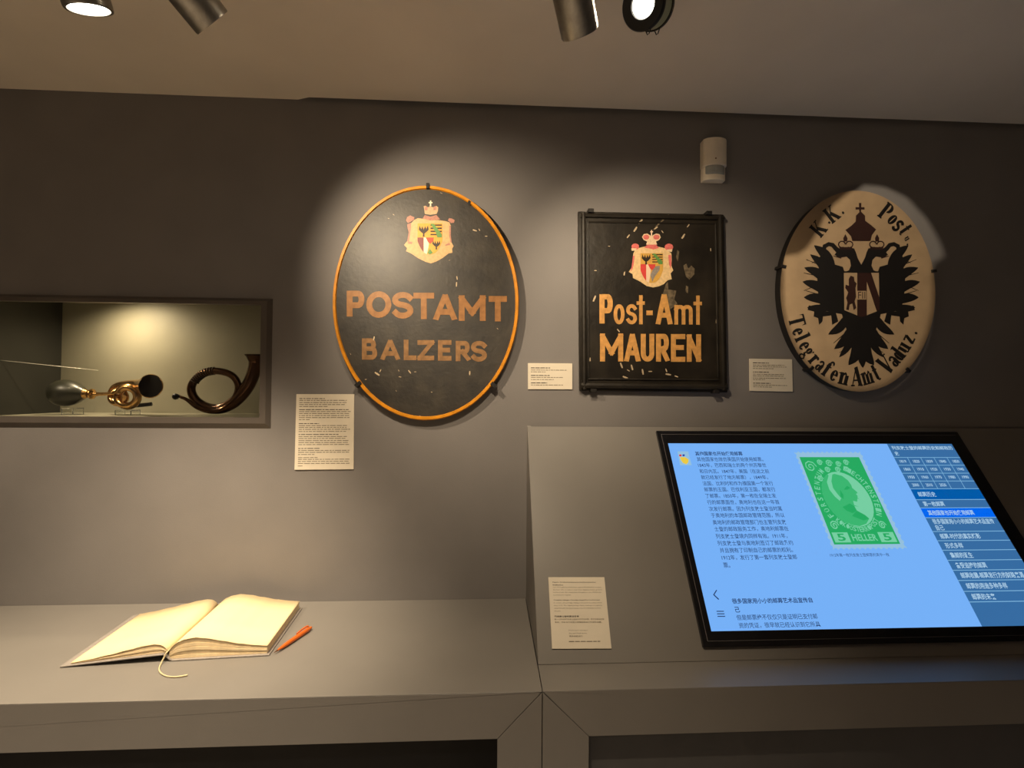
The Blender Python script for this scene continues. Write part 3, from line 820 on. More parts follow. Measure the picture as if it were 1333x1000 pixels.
    eg = [(ue, ve - .02), (ue + .06, ve - .14), (ue + .10, ve - .04), (ue + .17, ve - .16), (ue + .20, ve - .02), (ue + .10, ve + .06), (ue + .03, ve + .10), (ue + .04, ve + .20), (ue - .04, ve + .20), (ue - .03, ve + .10), (ue - .10, ve + .06), (ue - .20, ve - .02), (ue - .17, ve - .16), (ue - .10, ve - .04), (ue - .06, ve - .14)]
    fl_('shield_eagle', [[(sx(a), sy(b_)) for a, b_ in eg]], BK, .0012)
    fl_('shield_quarter', [[(sx(0), sy(vm)), (sx(.25), sy(vm))] + lower(.25, 0, 5)], RE, .0012)
    fl_('shield_quarter', [[(sx(.25), sy(vm)), (sx(.36), sy(vm)), (sx(.46), sy(vm + .2)), (sx(.44), sy(vm + .32))] + lower(.38, .25, 3)], WH, .0012)
    fl_('shield_centre', [[(sx(.33), sy(vm)), (sx(.66), sy(vm)), (sx(.64), sy(vm + .10)), (sx(.52), sy(vm + .2)), (sx(.42), sy(vm + .14))]], RE2, .0014)
    if kind == 'balzers':
        ue, ve = .76, vm + .22
        fl_('shield_eagle', [[(sx(ue + (a - .25) * .8), sy(ve + (b_ - vm * .5) * .8)) for a, b_ in eg]], BK, .0012)
        fl_('shield_point', [[(sx(.40), sy(.93)), (sx(.5), sy(.80)), (sx(.62), sy(.93)), (sx(.5), sy(.99))]], GN, .0012)
    else:
        fl_('shield_point', [[(sx(.44), sy(vm + .36)), (sx(.6), sy(vm + .08)), (sx(.86), sy(vm + .05)), (sx(.84), sy(vm + .2)), (sx(.62), sy(vm + .42)), (sx(.52), sy(.96))]], GY, .0012)

def chips(sign, plane, pts, Cx, m, k=.0006):
    polys = []
    for x, y, s, a in pts:
        px, py = Cx(x, y)
        polys.append([(px + s * (cos(a) * (1.7 if i % 2 else 1.2) * cos(t) - sin(a) * .38 * sin(t)), py + s * (sin(a) * (1.7 if i % 2 else 1.2) * cos(t) + cos(a) * .38 * sin(t))) for i, t in enumerate([j * pi / 4 for j in range(8)])])
    tag(flat('paint_chips', polys, plane, m, sign, k), kind='stuff')
def bracket(sign, px, py, y, ang, m, s=0.012):
    c = W(px, py, y)
    u = V((cos(ang), 0, sin(ang))); v_ = V((-sin(ang), 0, cos(ang)))
    pts = [c + u * a + v_ * b for a, b in ((-s, -s * .55), (s * .9, -s * .55), (s * .9, s * .55), (-s, s * .55))]
    return prism('bracket', [p + V((0, -0.004, 0)) for p in pts], (0, -y + 0.003, 0), m, sign, bevel=0.001, segs=1)
M_IRON = mat('bracket_black_iron', (0.015, 0.013, 0.012, 1), rough=0.5, noise=0.2)

# ---- Balzers sign (black oval with yellow rim)
YS1 = -0.023
cx1, cz1, ax1, az1 = ellipse_sign_pts((432.5, 388), (676, 392), (557, 241.5), (556, 547.5), YS1)
M_S1 = mat('sign_black_enamel', (0.013, 0.010, 0.007, 1), rough=0.55, noise=0.35, scale=16, bump=0.5, bscale=90, col2=(0.034, 0.027, 0.018, 1), coat=0.5, coatr=0.46, spec=0.5)
M_YEL = mat('rim_yellow', rgb(218, 142, 26), rough=0.42, noise=0.2, scale=40)
def ov(sc, y, n=96, cx=cx1, cz=cz1, a=ax1, b=az1, d=0.0): return [V((cx + (a * sc - d) * cos(2 * pi * i / n), y, cz + (b * sc - d) * sin(2 * pi * i / n))) for i in range(n)]
s1 = thing('oval_sign', (cx1, YS1, cz1 - az1), 'black oval sign with yellow rim lettered POSTAMT BALZERS', 'sign', 'old post office signs')
prism('board', ov(1, YS1, d=0.004), (0, 0.012, 0), M_S1, s1)
def rimring(name, d0, d1, y0, y1, m, parent, **kw):
    A = ov(1, y1, d=d0, **kw); B = ov(1, y0, d=d0 + (d1 - d0) * .25, **kw); C = ov(1, y0, d=d0 + (d1 - d0) * .8, **kw); D = ov(1, y1, d=d1, **kw)
    n = len(A); vv = A + B + C + D
    f = [(k * n + i, k * n + (i + 1) % n, ((k + 1) % 4) * n + (i + 1) % n, ((k + 1) % 4) * n + i) for k in range(4) for i in range(n)]
    return mk(name, vv, f, m, parent, smooth=False)
rimring('rim', 0.0, 0.0135, YS1 - 0.006, YS1 + 0.004, M_YEL, s1)
PL1 = wallplane(YS1)
CA = lambda x, y: (420 + x / 3.03, 230 + y / 3.03)
M_GOLDL = mat('letter_faded_gold', rgb(158, 110, 62), rough=0.45, noise=0.25, scale=60)
M_GOLDL2 = mat('letter_faded_tan', rgb(142, 105, 66), rough=0.45, noise=0.3, scale=60)
def word(sign, spec, Cx, w, plane, m):
    for ch, x0, x1, y0, y1 in spec:
        polys = [[Cx(*p) for p in q_] for q_ in sans(ch, x0, x1, y0, y1, w)]
        o = flat('letter', polys, plane, m, sign, .0005)
word(s1, [('P', 95, 165, 450, 552), ('O', 172, 271, 452, 557), ('S', 274, 358, 455, 560), ('T', 358, 440, 458, 562), ('A', 438, 528, 463, 567), ('M', 537, 643, 468, 569), ('T', 655, 727, 471, 571)], CA, 23, PL1, M_GOLDL)
word(s1, [('B', 155, 215, 638, 722), ('A', 229, 304, 643, 724), ('L', 320, 370, 643, 724), ('Z', 374, 440, 645, 725), ('E', 455, 508, 645, 726), ('R', 525, 582, 648, 728), ('S', 585, 648, 648, 730)], CA, 18.5, PL1, M_GOLDL2)
crest(s1, PL1, lambda x, y: (500 + x / 10, 250 + y / 10), 'balzers')
M_CHIP = mat('chipped_paint_pale', rgb(190, 170, 140), rough=0.6, noise=0.2)
chips(s1, PL1, [(215, 778, 3.0, .6), (228, 765, 1.6, 2), (343, 770, 2.2, .9), (305, 790, 1.4, .2), (365, 770, 1.2, 0), (580, 775, 2.2, 1.6), (600, 212, 2.2, .3), (618, 210, 1.4, 1), (645, 235, 1.2, 0), (528, 425, 2.4, 1.6), (530, 400, 2.0, 1.4), (202, 638, 2.2, 1.8), (468, 65, 1.2, .4), (385, 945, 1.4, .5), (170, 800, 1, 0), (300, 765, 1, 1), (290, 845, .9, 1), (110, 700, .9, 1), (430, 850, .9, .2), (690, 600, 1, .8), (500, 330, .8, 0), (260, 165, .9, .3), (280, 150, 1, .7)], CA, M_CHIP)
bracket(s1, 557, 242, YS1 - 0.006, pi / 2, M_IRON, 0.009)
bracket(s1, 466, 500.5, YS1 - 0.006, rad(218), M_IRON, 0.011)
bracket(s1, 643, 501.5, YS1 - 0.006, rad(-40), M_IRON, 0.011)
tag(mk('rim_joint', [W(*CA(576, 92), YS1 - .0065), W(*CA(586, 98), YS1 - .0065), W(*CA(580, 112), YS1 - .0065), W(*CA(571, 106), YS1 - .0065)], [(0, 1, 2, 3)], M_IRON, s1))

# ---- Mauren sign (black rectangle)
YS2 = -0.0155
CB = lambda x, y: (740 + x / 3.846, 260 + y / 3.846)
PL2 = wallplane(YS2)
s2c = [(49, 58), (778, 74), (797, 966), (56, 957)]
c2 = [W(*CB(*p), YS2) for p in s2c]
M_S2 = mat('sign_black_tin', (0.009, 0.007, 0.005, 1), rough=0.42, noise=0.5, scale=10, bump=0.5, bscale=45, col2=(0.024, 0.019, 0.013, 1))
s2 = thing('rectangular_sign', ((c2[0].x + c2[1].x) / 2, YS2, c2[2].z), 'black rectangular tin sign lettered Post-Amt MAUREN', 'sign', 'old post office signs')
prism('board', c2, (0, 0.014, 0), M_S2, s2, bevel=0.0015, segs=1)
def bar(p, q_, w0, h, name='raised_edge'):
    """half-round ridge between two crop points on the board"""
    a, b = W(*CB(*p), YS2), W(*CB(*q_), YS2)
    d = (b - a).normalized(); n = V((d.z, 0, -d.x))
    sec = [(-w0, 0), (-w0 * .7, -h * .8), (0, -h), (w0 * .7, -h * .8), (w0, 0)]
    vv = [e_ + n * s + V((0, t, 0)) for e_ in (a, b) for s, t in sec]
    k = len(sec)
    f = [(i, i + 1, k + i + 1, k + i) for i in range(k - 1)] + [tuple(range(k)), tuple(range(k, 2 * k))]
    mk(name, vv, f, M_S2, s2)
bar((75, 70), (80, 950), 0.0075, 0.010); bar((755, 85), (775, 955), 0.0095, 0.010)
bar((60, 80), (775, 94), 0.0075, 0.009); bar((62, 930), (792, 938), 0.0105, 0.010)
bar((97, 110), (100, 890), 0.003, 0.004, 'inner_bead'); bar((735, 120), (748, 890), 0.003, 0.004, 'inner_bead'); bar((97, 898), (748, 902), 0.0035, 0.004, 'inner_bead'); bar((97, 112), (735, 120), 0.003, 0.004, 'inner_bead')
M_ORL = mat('letter_orange_tan', rgb(206, 152, 84), rough=0.5, noise=0.22, scale=70)
word(s2, [('P', 155, 222, 473, 620)], CB, 26, PL2, M_ORL)
word(s2, [('o', 226, 281, 523, 624), ('s', 289, 343, 523, 624)], CB, 18, PL2, M_ORL)
word(s2, [('t', 341, 382, 478, 624), ('t', 626, 668, 480, 626)], CB, 18, PL2, M_ORL)
word(s2, [('-', 390, 422, 555, 578)], CB, 20, PL2, M_ORL)
word(s2, [('A', 438, 520, 473, 625)], CB, 25, PL2, M_ORL)
word(s2, [('m', 530, 622, 527, 625)], CB, 19, PL2, M_ORL)
word(s2, [('M', 158, 274, 670, 810), ('A', 280, 360, 671, 811), ('U', 362, 430, 672, 811), ('R', 438, 505, 672, 811), ('E', 513, 585, 673, 812), ('N', 592, 664, 674, 812)], CB, 25, PL2, M_ORL)
crest(s2, PL2, lambda x, y: (800 + x / 10, 290 + y / 10), 'mauren')
chips(s2, PL2, [(335, 148, 3, -1), (360, 110, 3, -.8), (300, 183, 2.2, -.9), (575, 183, 3, -1), (600, 130, 2, -.9), (438, 142, 2.2, -.6), (203, 233, 1.2, 0), (130, 495, 3.4, -1.2), (135, 355, 1.4, 0), (280, 370, 2.0, -1.4), (318, 840, 3, 1.3), (372, 862, 3, 1.4), (410, 860, 2, 0), (265, 830, 3, 1.2), (500, 875, 3, .2), (490, 855, 2, 1.2), (285, 890, 3, .4), (255, 935, 2, .9), (540, 885, 2, .3), (250, 655, 2, .9), (108, 800, 2, 1.6), (75, 880, 2, 1.4), (712, 250, 1.6, 1.5), (740, 610, 2, 1.6), (780, 790, 2, 1.0), (470, 160, 1.6, .9), (300, 855, 1.6, .5)], CB, M_CHIP)
M_SMUDGE = mat('whitish_smudge', rgb(112, 98, 76), rough=0.7, noise=0.5, scale=90, col2=rgb(70, 60, 45))
flat('paint_smudge', [[CB(*p) for p in pl] for pl in ([(575, 330), (590, 320), (600, 345), (615, 330), (632, 345), (630, 375), (605, 400), (588, 385)], [(488, 420), (498, 412), (500, 450), (540, 455), (530, 500), (545, 520), (510, 550), (495, 500), (470, 480), (480, 450)], [(545, 250), (555, 260), (548, 310), (538, 290)], [(588, 430), (600, 435), (598, 470), (586, 460)])], PL2, M_SMUDGE, s2, .0003)
flat('scratch', [[CB(*p) for p in pl] for pl in ([(500, 72), (506, 76), (436, 142), (431, 138)], [(350, 75), (400, 78), (400, 86), (350, 83)])], PL2, M_SMUDGE, s2, .0006)
for px, py in ((768.5, 275.5), (921.5, 278.5), (772, 508.5), (931, 510)):
    c = W(px, py, YS2)
    box('bracket', (c.x - 0.009, YS2 - 0.012, c.z - 0.006), (c.x + 0.009, -0.001, c.z + 0.006), M_IRON, s2, bevel=0.001, segs=1)

# ---- Vaduz sign (pale oval with the double-headed eagle)
YS3 = -0.034
CC = lambda x, y: (1000 + x / 3.45, 230 + y / 3.45)
CD = lambda x, y: (1030 + x / 6.665, 250 + y / 6.667)
CE = lambda x, y: (1030 + x / 7.016, 380 + y / 7.014)
PL3 = wallplane(YS3)
cx3, cz3, ax3, az3 = ellipse_sign_pts((1016.5, 388), (1217.5, 372), (1122, 248.5), (1117, 510), YS3)
KW3 = dict(cx=cx3, cz=cz3, a=ax3, b=az3)
M_S3 = mat('sign_cream_paint', rgb(160, 136, 106), rough=0.5, noise=0.12, scale=14, bump=0.2, bscale=50)
M_EAG = mat('eagle_black', rgb(16, 13, 12), rough=0.5, noise=0.2)
M_ERED = mat('eagle_dark_red', rgb(44, 22, 18), rough=0.5, noise=0.2)
s3 = thing('oval_sign', (cx3, YS3, cz3 - az3), 'pale cream oval sign with black double-headed eagle lettered Telegrafen Amt Vaduz', 'sign', 'old post office signs')
prism('board', ov(1, YS3, **KW3), (0, 0.003, 0), M_S3, s3)
prism('edge_band', ov(1, YS3 + 0.003, d=0.001, **KW3), (0, 0.030, 0), M_IRON, s3)
AXC = 418.0
def both(polys): return polys + [[(2 * AXC - x, y) for x, y in p] for p in polys]
E4N = [0]
def e4(name, polys, m, k):
    E4N[0] += 1                            # overlapping coats of paint never share one plane
    flat(name, [[CC(*p) for p in pl] for pl in polys], PL3, m, s3, k + 7e-6 * (E4N[0] % 25))
def d2c(x, y): return ((1030 + x / 6.665 - 1000) * 3.45, (250 + y / 6.667 - 230) * 3.45)
def b2c(x, y): return ((1030 + x / 7.016 - 1000) * 3.45, (380 + y / 7.014 - 230) * 3.45)
def feather(bx, by, tx, ty, w0, bend, tipw=0.35):
    B = V((bx, by)); T = V((tx, ty)); d = T - B; n = V((-d.y, d.x)).normalized()
    L_, R2 = [], []
    for i in range(9):
        t = i / 8
        c = B + d * t + n * (bend * sin(pi * t))
        ww = w0 * ((1 - t) * 0.85 + 0.55 * sin(pi * min(1, t * 1.02)) ** .7 * .75 + tipw * t * (1 - t ** 6))
        if i == 8: ww = w0 * .06
        L_.append(tuple(c + n * ww / 2)); R2.append(tuple(c - n * ww / 2))
    return L_ + R2[::-1]
body = [(330, 425), (505, 425), (520, 560), (500, 640), (480, 700), (418, 850), (356, 700), (336, 640), (318, 560)]
e4('eagle_body', [body], M_EAG, .0004)
wing = [(345, 432), (335, 405), (300, 395), (268, 378), (240, 350), (222, 372), (230, 400), (220, 440), (222, 500), (228, 560), (245, 600), (300, 612), (345, 620)]
e4('eagle_wing', [wing], M_EAG, .0005)
e4('eagle_wing', [[(2 * AXC - x, y) for x, y in wing]], M_EAG, .0005)
fe = [((285, 405), (207, 309), 44, 12), ((265, 435), (190, 350), 36, 9), ((262, 468), (163, 409), 40, 10), ((258, 515), (155, 472), 40, 8), ((258, 556), (161, 542), 40, 5), ((265, 590), (176, 588), 32, -2)]
for sgn in (1, -1):
    for (bx, by), (tx, ty), w0, bd_ in fe:
        p = feather(bx, by, tx, ty, w0, bd_)
        if sgn < 0: p = [(2 * AXC - x, y) for x, y in p]
        e4('eagle_feather', [p], M_EAG, .0006)
hair = [((230, 370), (196, 388)), ((240, 400), (170, 372)), ((215, 445), (160, 432)), ((215, 490), (160, 512)), ((230, 530), (170, 512))]
for sgn in (1, -1):
    polys = []
    for a, b in hair:
        p = ribbon([a, b], [4, 2], cap=False)
        polys += p if sgn > 0 else [[(2 * AXC - x, y) for x, y in q_] for q_ in p]
    e4('eagle_quill', polys, M_EAG, .0005)
tf = [((350, 640), (b2c(340, 388)), 38, -10), ((370, 690), b2c(395, 520), 40, -10), ((380, 720), b2c(440, 595), 30, -6), ((395, 760), b2c(525, 668), 44, -12), ((418, 760), b2c(655, 692), 40, 0)]
for sgn in (1, -1):
    for (bx, by), (tx, ty), w0, bd_ in tf:
        p = feather(bx, by, tx, ty, w0, bd_)
        if sgn < 0: p = [(2 * AXC - x, y) for x, y in p]
        if sgn < 0 and bd_ == 0: continue
        e4('tail_feather', [p], M_EAG, .0006)
for a, b in ((b2c(440, 555), b2c(560, 480)), (b2c(385, 470), b2c(490, 380))):
    for sgn in (1, -1):
        p = ribbon([a, b], [2, 5], cap=False)
        e4('eagle_quill', p if sgn > 0 else [[(2 * AXC - x, y) for x, y in q_] for q_ in p], M_EAG, .0005)
claw = [b2c(*p) for p in [(400, 165), (340, 180), (270, 175), (215, 130), (160, 125), (150, 165), (210, 180), (205, 225), (245, 240), (255, 300), (285, 270), (290, 225), (365, 215), (375, 300), (430, 270)]]
e4('eagle_claw', [claw], M_EAG, .0007)
e4('eagle_claw', [[(2 * AXC - x, y) for x, y in claw]], M_EAG, .0007)
# necks and heads
neck = [d2c(*p) for p in [(612, 640), (575, 570), (560, 520), (545, 490), (500, 480), (430, 490), (395, 520), (375, 545), (420, 570), (480, 560), (510, 590), (518, 640), (500, 680), (450, 700), (612, 700)]]
e4('eagle_neck', [neck], M_EAG, .0007)
e4('eagle_neck', [[(2 * AXC - x, y) for x, y in neck]], M_EAG, .0007)
hook = [d2c(*p) for p in [(420, 520), (385, 490), (360, 460), (325, 452), (290, 470), (282, 515)]]
hk = ribbon(hook, [22, 20, 18, 17, 18, 16], cap=False)
e4('eagle_beak', hk, M_EAG, .0008); e4('eagle_beak', [[(2 * AXC - x, y) for x, y in q_] for q_ in hk], M_EAG, .0008)
tg = ribbon([d2c(435, 572), d2c(365, 555)], [7, 2], cap=False)
e4('eagle_tongue', tg, M_ERED, .0008); e4('eagle_tongue', [[(2 * AXC - x, y) for x, y in q_] for q_ in tg], M_ERED, .0008)
crown = [(530, 425), (520, 385), (470, 330), (525, 290), (560, 255), (562, 205), (600, 165), (640, 205), (642, 250), (690, 285), (737, 325), (700, 375), (688, 425)]
e4('great_crown', [[d2c(*p) for p in crown]], M_ERED, .0008)
e4('crown_cross', [[d2c(*p) for p in pl] for pl in ([(588, 95), (608, 95), (606, 170), (590, 170)], [(558, 132), (636, 132), (636, 152), (558, 152)])], M_ERED, .0009)
for sgn in (1, -1):
    pl = [[(2 * AXC - x, y) for x, y in q_] if sgn < 0 else q_ for q_ in
          [[d2c(415, 478), d2c(530, 478), d2c(525, 500), d2c(420, 500)]] + ribbon([d2c(*p) for p in arc(440, 455, 30, 28, 60, 360, 8)], 5, cap=False) + ribbon([d2c(*p) for p in arc(505, 455, 30, 28, -180, 120, 8)], 5, cap=False) + [[d2c(455, 430), d2c(452, 400), d2c(470, 365), d2c(488, 400), d2c(485, 430)]]]
    e4('small_crown', pl, M_ERED, .0009)
# breast shield
e4('breast_shield', [[(340, 432), (497, 432), (500, 600), (470, 612), (420, 632), (380, 615), (342, 600)]], M_S3, .0009)
e4('shield_pale', [[(400, 432), (443, 432), (443, 624), (420, 632), (400, 625)]], M_ERED, .0011)
e4('shield_bend', [[(430, 432), (462, 432), (500, 545), (500, 600), (488, 606)]], M_ERED, .0012)
lion = [(362, 460), (370, 445), (385, 450), (388, 470), (398, 480), (392, 500), (395, 540), (388, 560), (396, 590), (384, 600), (378, 570), (366, 575), (362, 600), (350, 598), (356, 565), (350, 545), (360, 520), (346, 500), (348, 485), (362, 490)]
e4('shield_lion', [lion], M_ERED, .0012)
e4('monogram_box', [[(400, 513), (440, 513), (440, 552), (400, 552)]], M_S3, .0014)
text_on('monogram', 'FII', W(*CC(404, 548), YS3 - .0016), W(*CC(436, 548), YS3 - .0016) - W(*CC(404, 548), YS3 - .0016), W(*CC(404, 517), YS3 - .0016) - W(*CC(404, 548), YS3 - .0016), M_ERED, s3, 0.0)
# serif letters
TK, TN = .235, .075
def ringp(cx, cy, rx, ry, tx, ty, n=20):
    o = ell(cx, cy, rx, ry, n); i = ell(cx, cy, rx - tx, ry - ty, n)
    return [[o[k], o[(k + 1) % n], i[(k + 1) % n], i[k]] for k in range(n)]
def st_(pts, w): return ribbon(pts, w, cap=False)
X = .66
def stem(x, h, y0=0.0, serif=True, w=TK):
    r = st_([(x, y0), (x, h)], w)
    if serif: r += st_([(x - .17, y0 + .03), (x + .17, y0 + .03)], TN)
    return r
def topser(x, y): return [[(x - .2, y - .06), (x, y), (x, y - .12)]]
DID = {
    'K': (.86, lambda: stem(.2, 1) + st_([(.03, .97), (.37, .97)], TN) + st_([(.25, .40), (.70, .97)], TN) + st_([(.40, .58), (.72, .03)], TK) + st_([(.55, .03), (.88, .03)], TN) + st_([(.55, .97), (.82, .97)], TN)),
    'P': (.72, lambda: stem(.2, 1) + st_([(.03, .97), (.4, .97)], TN) + [q_ for q_ in ringp(.38, .73, .30, .27, TK * .95, TN) if sum(p[0] for p in q_) / 4 > .36]),
    'o': (.54, lambda: ringp(.27, X / 2, .25, X / 2, TK * .9, TN)),
    'e': (.54, lambda: [q_ for q_ in ringp(.27, X / 2, .25, X / 2, TK * .9, TN) if not (sum(p[0] for p in q_) / 4 > .34 and .16 < sum(p[1] for p in q_) / 4 < .30)] + st_([(.1, .36), (.48, .36)], TN)),
    's': (.48, lambda: st_(arc(.25, X * .75, .18, X * .23, 20, 270, 8) + arc(.25, X * .26, .18, X * .25, 90, -160, 8)[1:], TK * .72)),
    't': (.40, lambda: st_([(.2, .08), (.2, .92)], TK * .9) + st_([(.03, X - .03), (.38, X - .03)], TN) + st_(arc(.29, .12, .10, .10, 180, 330, 5), TN)),
    'u': (.66, lambda: st_([(.16, X), (.16, .12)], TK * .9) + st_([(.16, .10), (.26, .03), (.44, .08)], TN) + st_([(.48, X), (.48, 0)], TK * .9) + topser(.12, X) + topser(.44, X) + st_([(.48, .03), (.64, .03)], TN)),
    'T': (.84, lambda: stem(.42, 1) + st_([(.02, .955), (.82, .955)], TN * 1.4) + [[(.02, .98), (.02, .72), (.10, .92)], [(.82, .98), (.82, .72), (.74, .92)]]),
    'l': (.36, lambda: stem(.18, 1) + topser(.12, 1)),
    'g': (.56, lambda: ringp(.25, .44, .20, .21, TK * .75, TN) + ringp(.26, -.12, .24, .16, TN * 1.5, TN) + st_([(.18, .24), (.16, .10), (.38, .04)], TN * 1.5) + [ell(.50, .60, .06, .06, 8)]),
    'r': (.48, lambda: stem(.16, X) + topser(.1, X) + st_([(.24, .45), (.34, .62), (.42, .60)], TN * 1.3) + [ell(.42, .55, .08, .08, 8)]),
    'a': (.56, lambda: st_([(.40, .06), (.40, .46)], TK * .9) + st_(arc(.26, .46, .15, .17, 0, 170, 8), TN * 1.6) + ringp(.22, .19, .19, .19, TK * .7, TN) + st_([(.42, .05), (.55, .05)], TN)),
    'f': (.42, lambda: stem(.16, .82) + st_(arc(.29, .82, .13, .15, 180, 30, 6), TN * 1.5) + [ell(.40, .88, .07, .07, 8)] + st_([(.0, X - .03), (.38, X - .03)], TN)),
    'n': (.66, lambda: stem(.16, X) + topser(.1, X) + st_([(.24, .52), (.36, .64), (.46, .56)], TN * 1.4) + stem(.50, .54)),
    'A': (.86, lambda: st_([(.12, .03), (.42, 1)], TN) + st_([(.40, 1), (.70, .03)], TK * 1.1) + st_([(.2, .30), (.60, .30)], TN) + st_([(0, .03), (.28, .03)], TN) + st_([(.52, .03), (.88, .03)], TN)),
    'm': (.98, lambda: stem(.16, X) + topser(.1, X) + st_([(.24, .52), (.34, .64), (.42, .56)], TN * 1.4) + stem(.48, .54) + st_([(.56, .52), (.66, .64), (.74, .56)], TN * 1.4) + stem(.80, .54)),
    'V': (.84, lambda: st_([(.14, .97), (.44, 0)], TK * 1.1) + st_([(.42, 0), (.70, .97)], TN) + st_([(0, .97), (.30, .97)], TN) + st_([(.58, .97), (.84, .97)], TN)),
    'd': (.60, lambda: ringp(.23, X / 2, .20, X / 2, TK * .8, TN) + st_([(.44, .0), (.44, 1)], TK * .9) + topser(.40, 1) + st_([(.44, .03), (.60, .03)], TN)),
    'z': (.52, lambda: st_([(.05, X - .04), (.47, X - .04)], TN * 1.4) + st_([(.43, X - .05), (.09, .05)], TK * .9) + st_([(.05, .04), (.49, .04)], TN * 1.4)),
    '.': (.22, lambda: [ell(.11, .09, .09, .09, 10)]),
}
def serif(ch, base, ang, hpx, m, sx=1.0):
    """glyph centred on its baseline point; ang = direction of reading in the photo (y down)"""
    wd, fn = DID[ch]
    ex = V((cos(ang), sin(ang))); up = V((sin(ang), -cos(ang)))
    polys = [[tuple(V(base) + ex * ((x - wd / 2) * hpx * sx) + up * (y * hpx)) for x, y in q_] for q_ in fn()]
    flat('letter', polys, PL3, m, s3, .0010)
EC, EA, EB = V((1113, 379)), 91.0, 123.5
def base_at(cxy):
    t = math.atan2((cxy[1] - EC.y) / EB, (cxy[0] - EC.x) / EA)
    p = V((EC.x + EA * cos(t), EC.y + EB * sin(t)))
    tg_ = V((EA * sin(t), -EB * cos(t)))                 # anticlockwise on the page: left to right along the bottom
    return p, math.atan2(tg_.y, tg_.x)
for ch, x, y, h in [('T', 85, 235, 18), ('e', 82, 335, 18), ('l', 130, 370, 18), ('e', 158, 432, 18), ('g', 185, 490, 18), ('r', 232, 552, 18), ('a', 280, 612, 18.5), ('f', 335, 650, 19), ('e', 392, 722, 19), ('n', 478, 765, 20), ('A', 598, 785, 21), ('m', 708, 800, 21), ('t', 797, 785, 20), ('V', 905, 700, 21), ('a', 978, 665, 20), ('d', 1028, 610, 19), ('u', 1085, 545, 19), ('z', 1140, 470, 18), ('.', 1188, 405, 18)]:
    p, a = base_at(CE(x, y))
    serif(ch, p, a, h * 1.17, M_EAG, {'A': .72, 'm': .62, 'V': .75, 't': .75}.get(ch, .84))
for ch, x, y, a, h in [('K', 235, 320, -50, 18), ('.', 330, 265, -45, 16), ('K', 350, 192, -38, 18.5), ('.', 450, 180, -28, 18), ('P', 825, 170, 38, 20), ('o', 878, 240, 48, 19), ('s', 925, 292, 52, 19), ('t', 975, 335, 56, 18), ('u', 1003, 405, 60, 8), ('.', 1008, 455, 60, 12)]:
    aa = rad(a); wd = DID[ch][0]
    hh = (0.5 if ch in 'KP' else X / 2 if ch != '.' else .09) * h
    c = V(CD(x, y)); up = V((sin(aa), -cos(aa)))
    serif(ch, c - up * hh * 1.15, aa, h * 1.15, M_EAG, .85)
for px, py, a in ((1019.5, 347, 170), (1215.5, 353, 5), (1056, 480, 225), (1182, 482, -45)):
    bracket(s3, px, py, YS3, rad(a), M_IRON, 0.009)

# ================================================================== motion detector
dt = W(929, 213)
zt, zb = W(929, 187.5).z, W(929, 239.5).z
YD = -0.045
xl2, xr2 = W(915.5, 213, YD * .6).x, W(945, 213, YD * .5).x
M_PLA = mat('white_plastic_warm', (0.85, 0.76, 0.62, 1), rough=0.4, noise=0.05, scale=30)
M_LENS = mat('milky_lens', (0.36, 0.37, 0.35, 1), rough=0.25, noise=0.1, scale=60)
det = thing('motion_detector', (dt.x, 0, zb), 'small white motion detector on the wall above the rectangular sign', 'sensor')
def dsec(z0, z1, y1, inset, m, name):
    n = 12
    xa_, xb_ = xl2 + inset, xr2 - inset
    out = [(xa_, -0.001), (xb_, -0.001)]
    for i in range(n + 1):
        t = i / n
        x = xb_ + (xa_ - xb_) * t
        out.append((x, y1 * (0.62 + 0.38 * sin(pi * t) ** .6)))
    return prism(name, [(x, y, z0) for x, y in out], (0, 0, z1 - z0), m, det, bevel=0.003)
hz = zt - zb
dsec(zb + hz * .33, zt, YD, 0, M_PLA, 'housing')
dsec(zb, zb + hz * .34, YD * .78, 0.002, M_PLA, 'base')
dsec(zb + hz * .13, zb + hz * .335, YD * .93, 0.006, M_LENS, 'lens')
lathe('indicator', [(0.0025, 0), (0.0025, 0.001)], (xl2 + (xr2 - xl2) * .42, YD * 1.0, zb + hz * .47), (0, -1, 0), mat('indicator_brown', (0.25, 0.12, 0.05, 1), rough=0.3, noise=0.1), det, seg=12)

# ================================================================== wall cards
def card(pxs, plane_fn, n, label, lines_, thick=0.004):
    """pxs: corner pixels TL TR BR BL; lines_: (y fraction, x0, x1, height fraction, bold, text or None)"""
    P = [plane_fn(*p) for p in pxs]
    o = tag(prism('text_card', P, -n * thick, M_CARD, None), label, 'card', 'exhibition text cards')
    TL, TR, BR, BL = P
    def at(u, v_): return (TL * (1 - u) + TR * u) * (1 - v_) + (BL * (1 - u) + BR * u) * v_ + n * 0.0004
    for y, x0, x1, h, bo, txt in lines_:
        if txt:
            a, b, c = at(x0, y + h / 2), at(x1, y + h / 2), at(x0, y - h / 2)
            text_on('text_line', txt, a, b - a, c - a, M_INK if bo else M_INKL, o, 0.012 if bo else 0.0, 1)
        else:
            vv, ff = [], []
            x = x0
            while x < x1 - .01:
                wd = min(random.uniform(.025, .11), x1 - x)
                b = len(vv)
                vv += [at(x, y + h * .32), at(x + wd, y + h * .32), at(x + wd, y - h * .32), at(x, y - h * .32)]
                ff.append((b, b + 1, b + 2, b + 3))
                x += wd + .014
            mk('text_line', vv, ff, M_INK if bo else M_INKL, o)
    return o
def rows(spec):
    return [(y, a, b, h, bo, t) for (y, a, b, h, bo, t) in spec]
nW = V((0, -1, 0))
cw = wallplane(-0.004)
spec1 = []
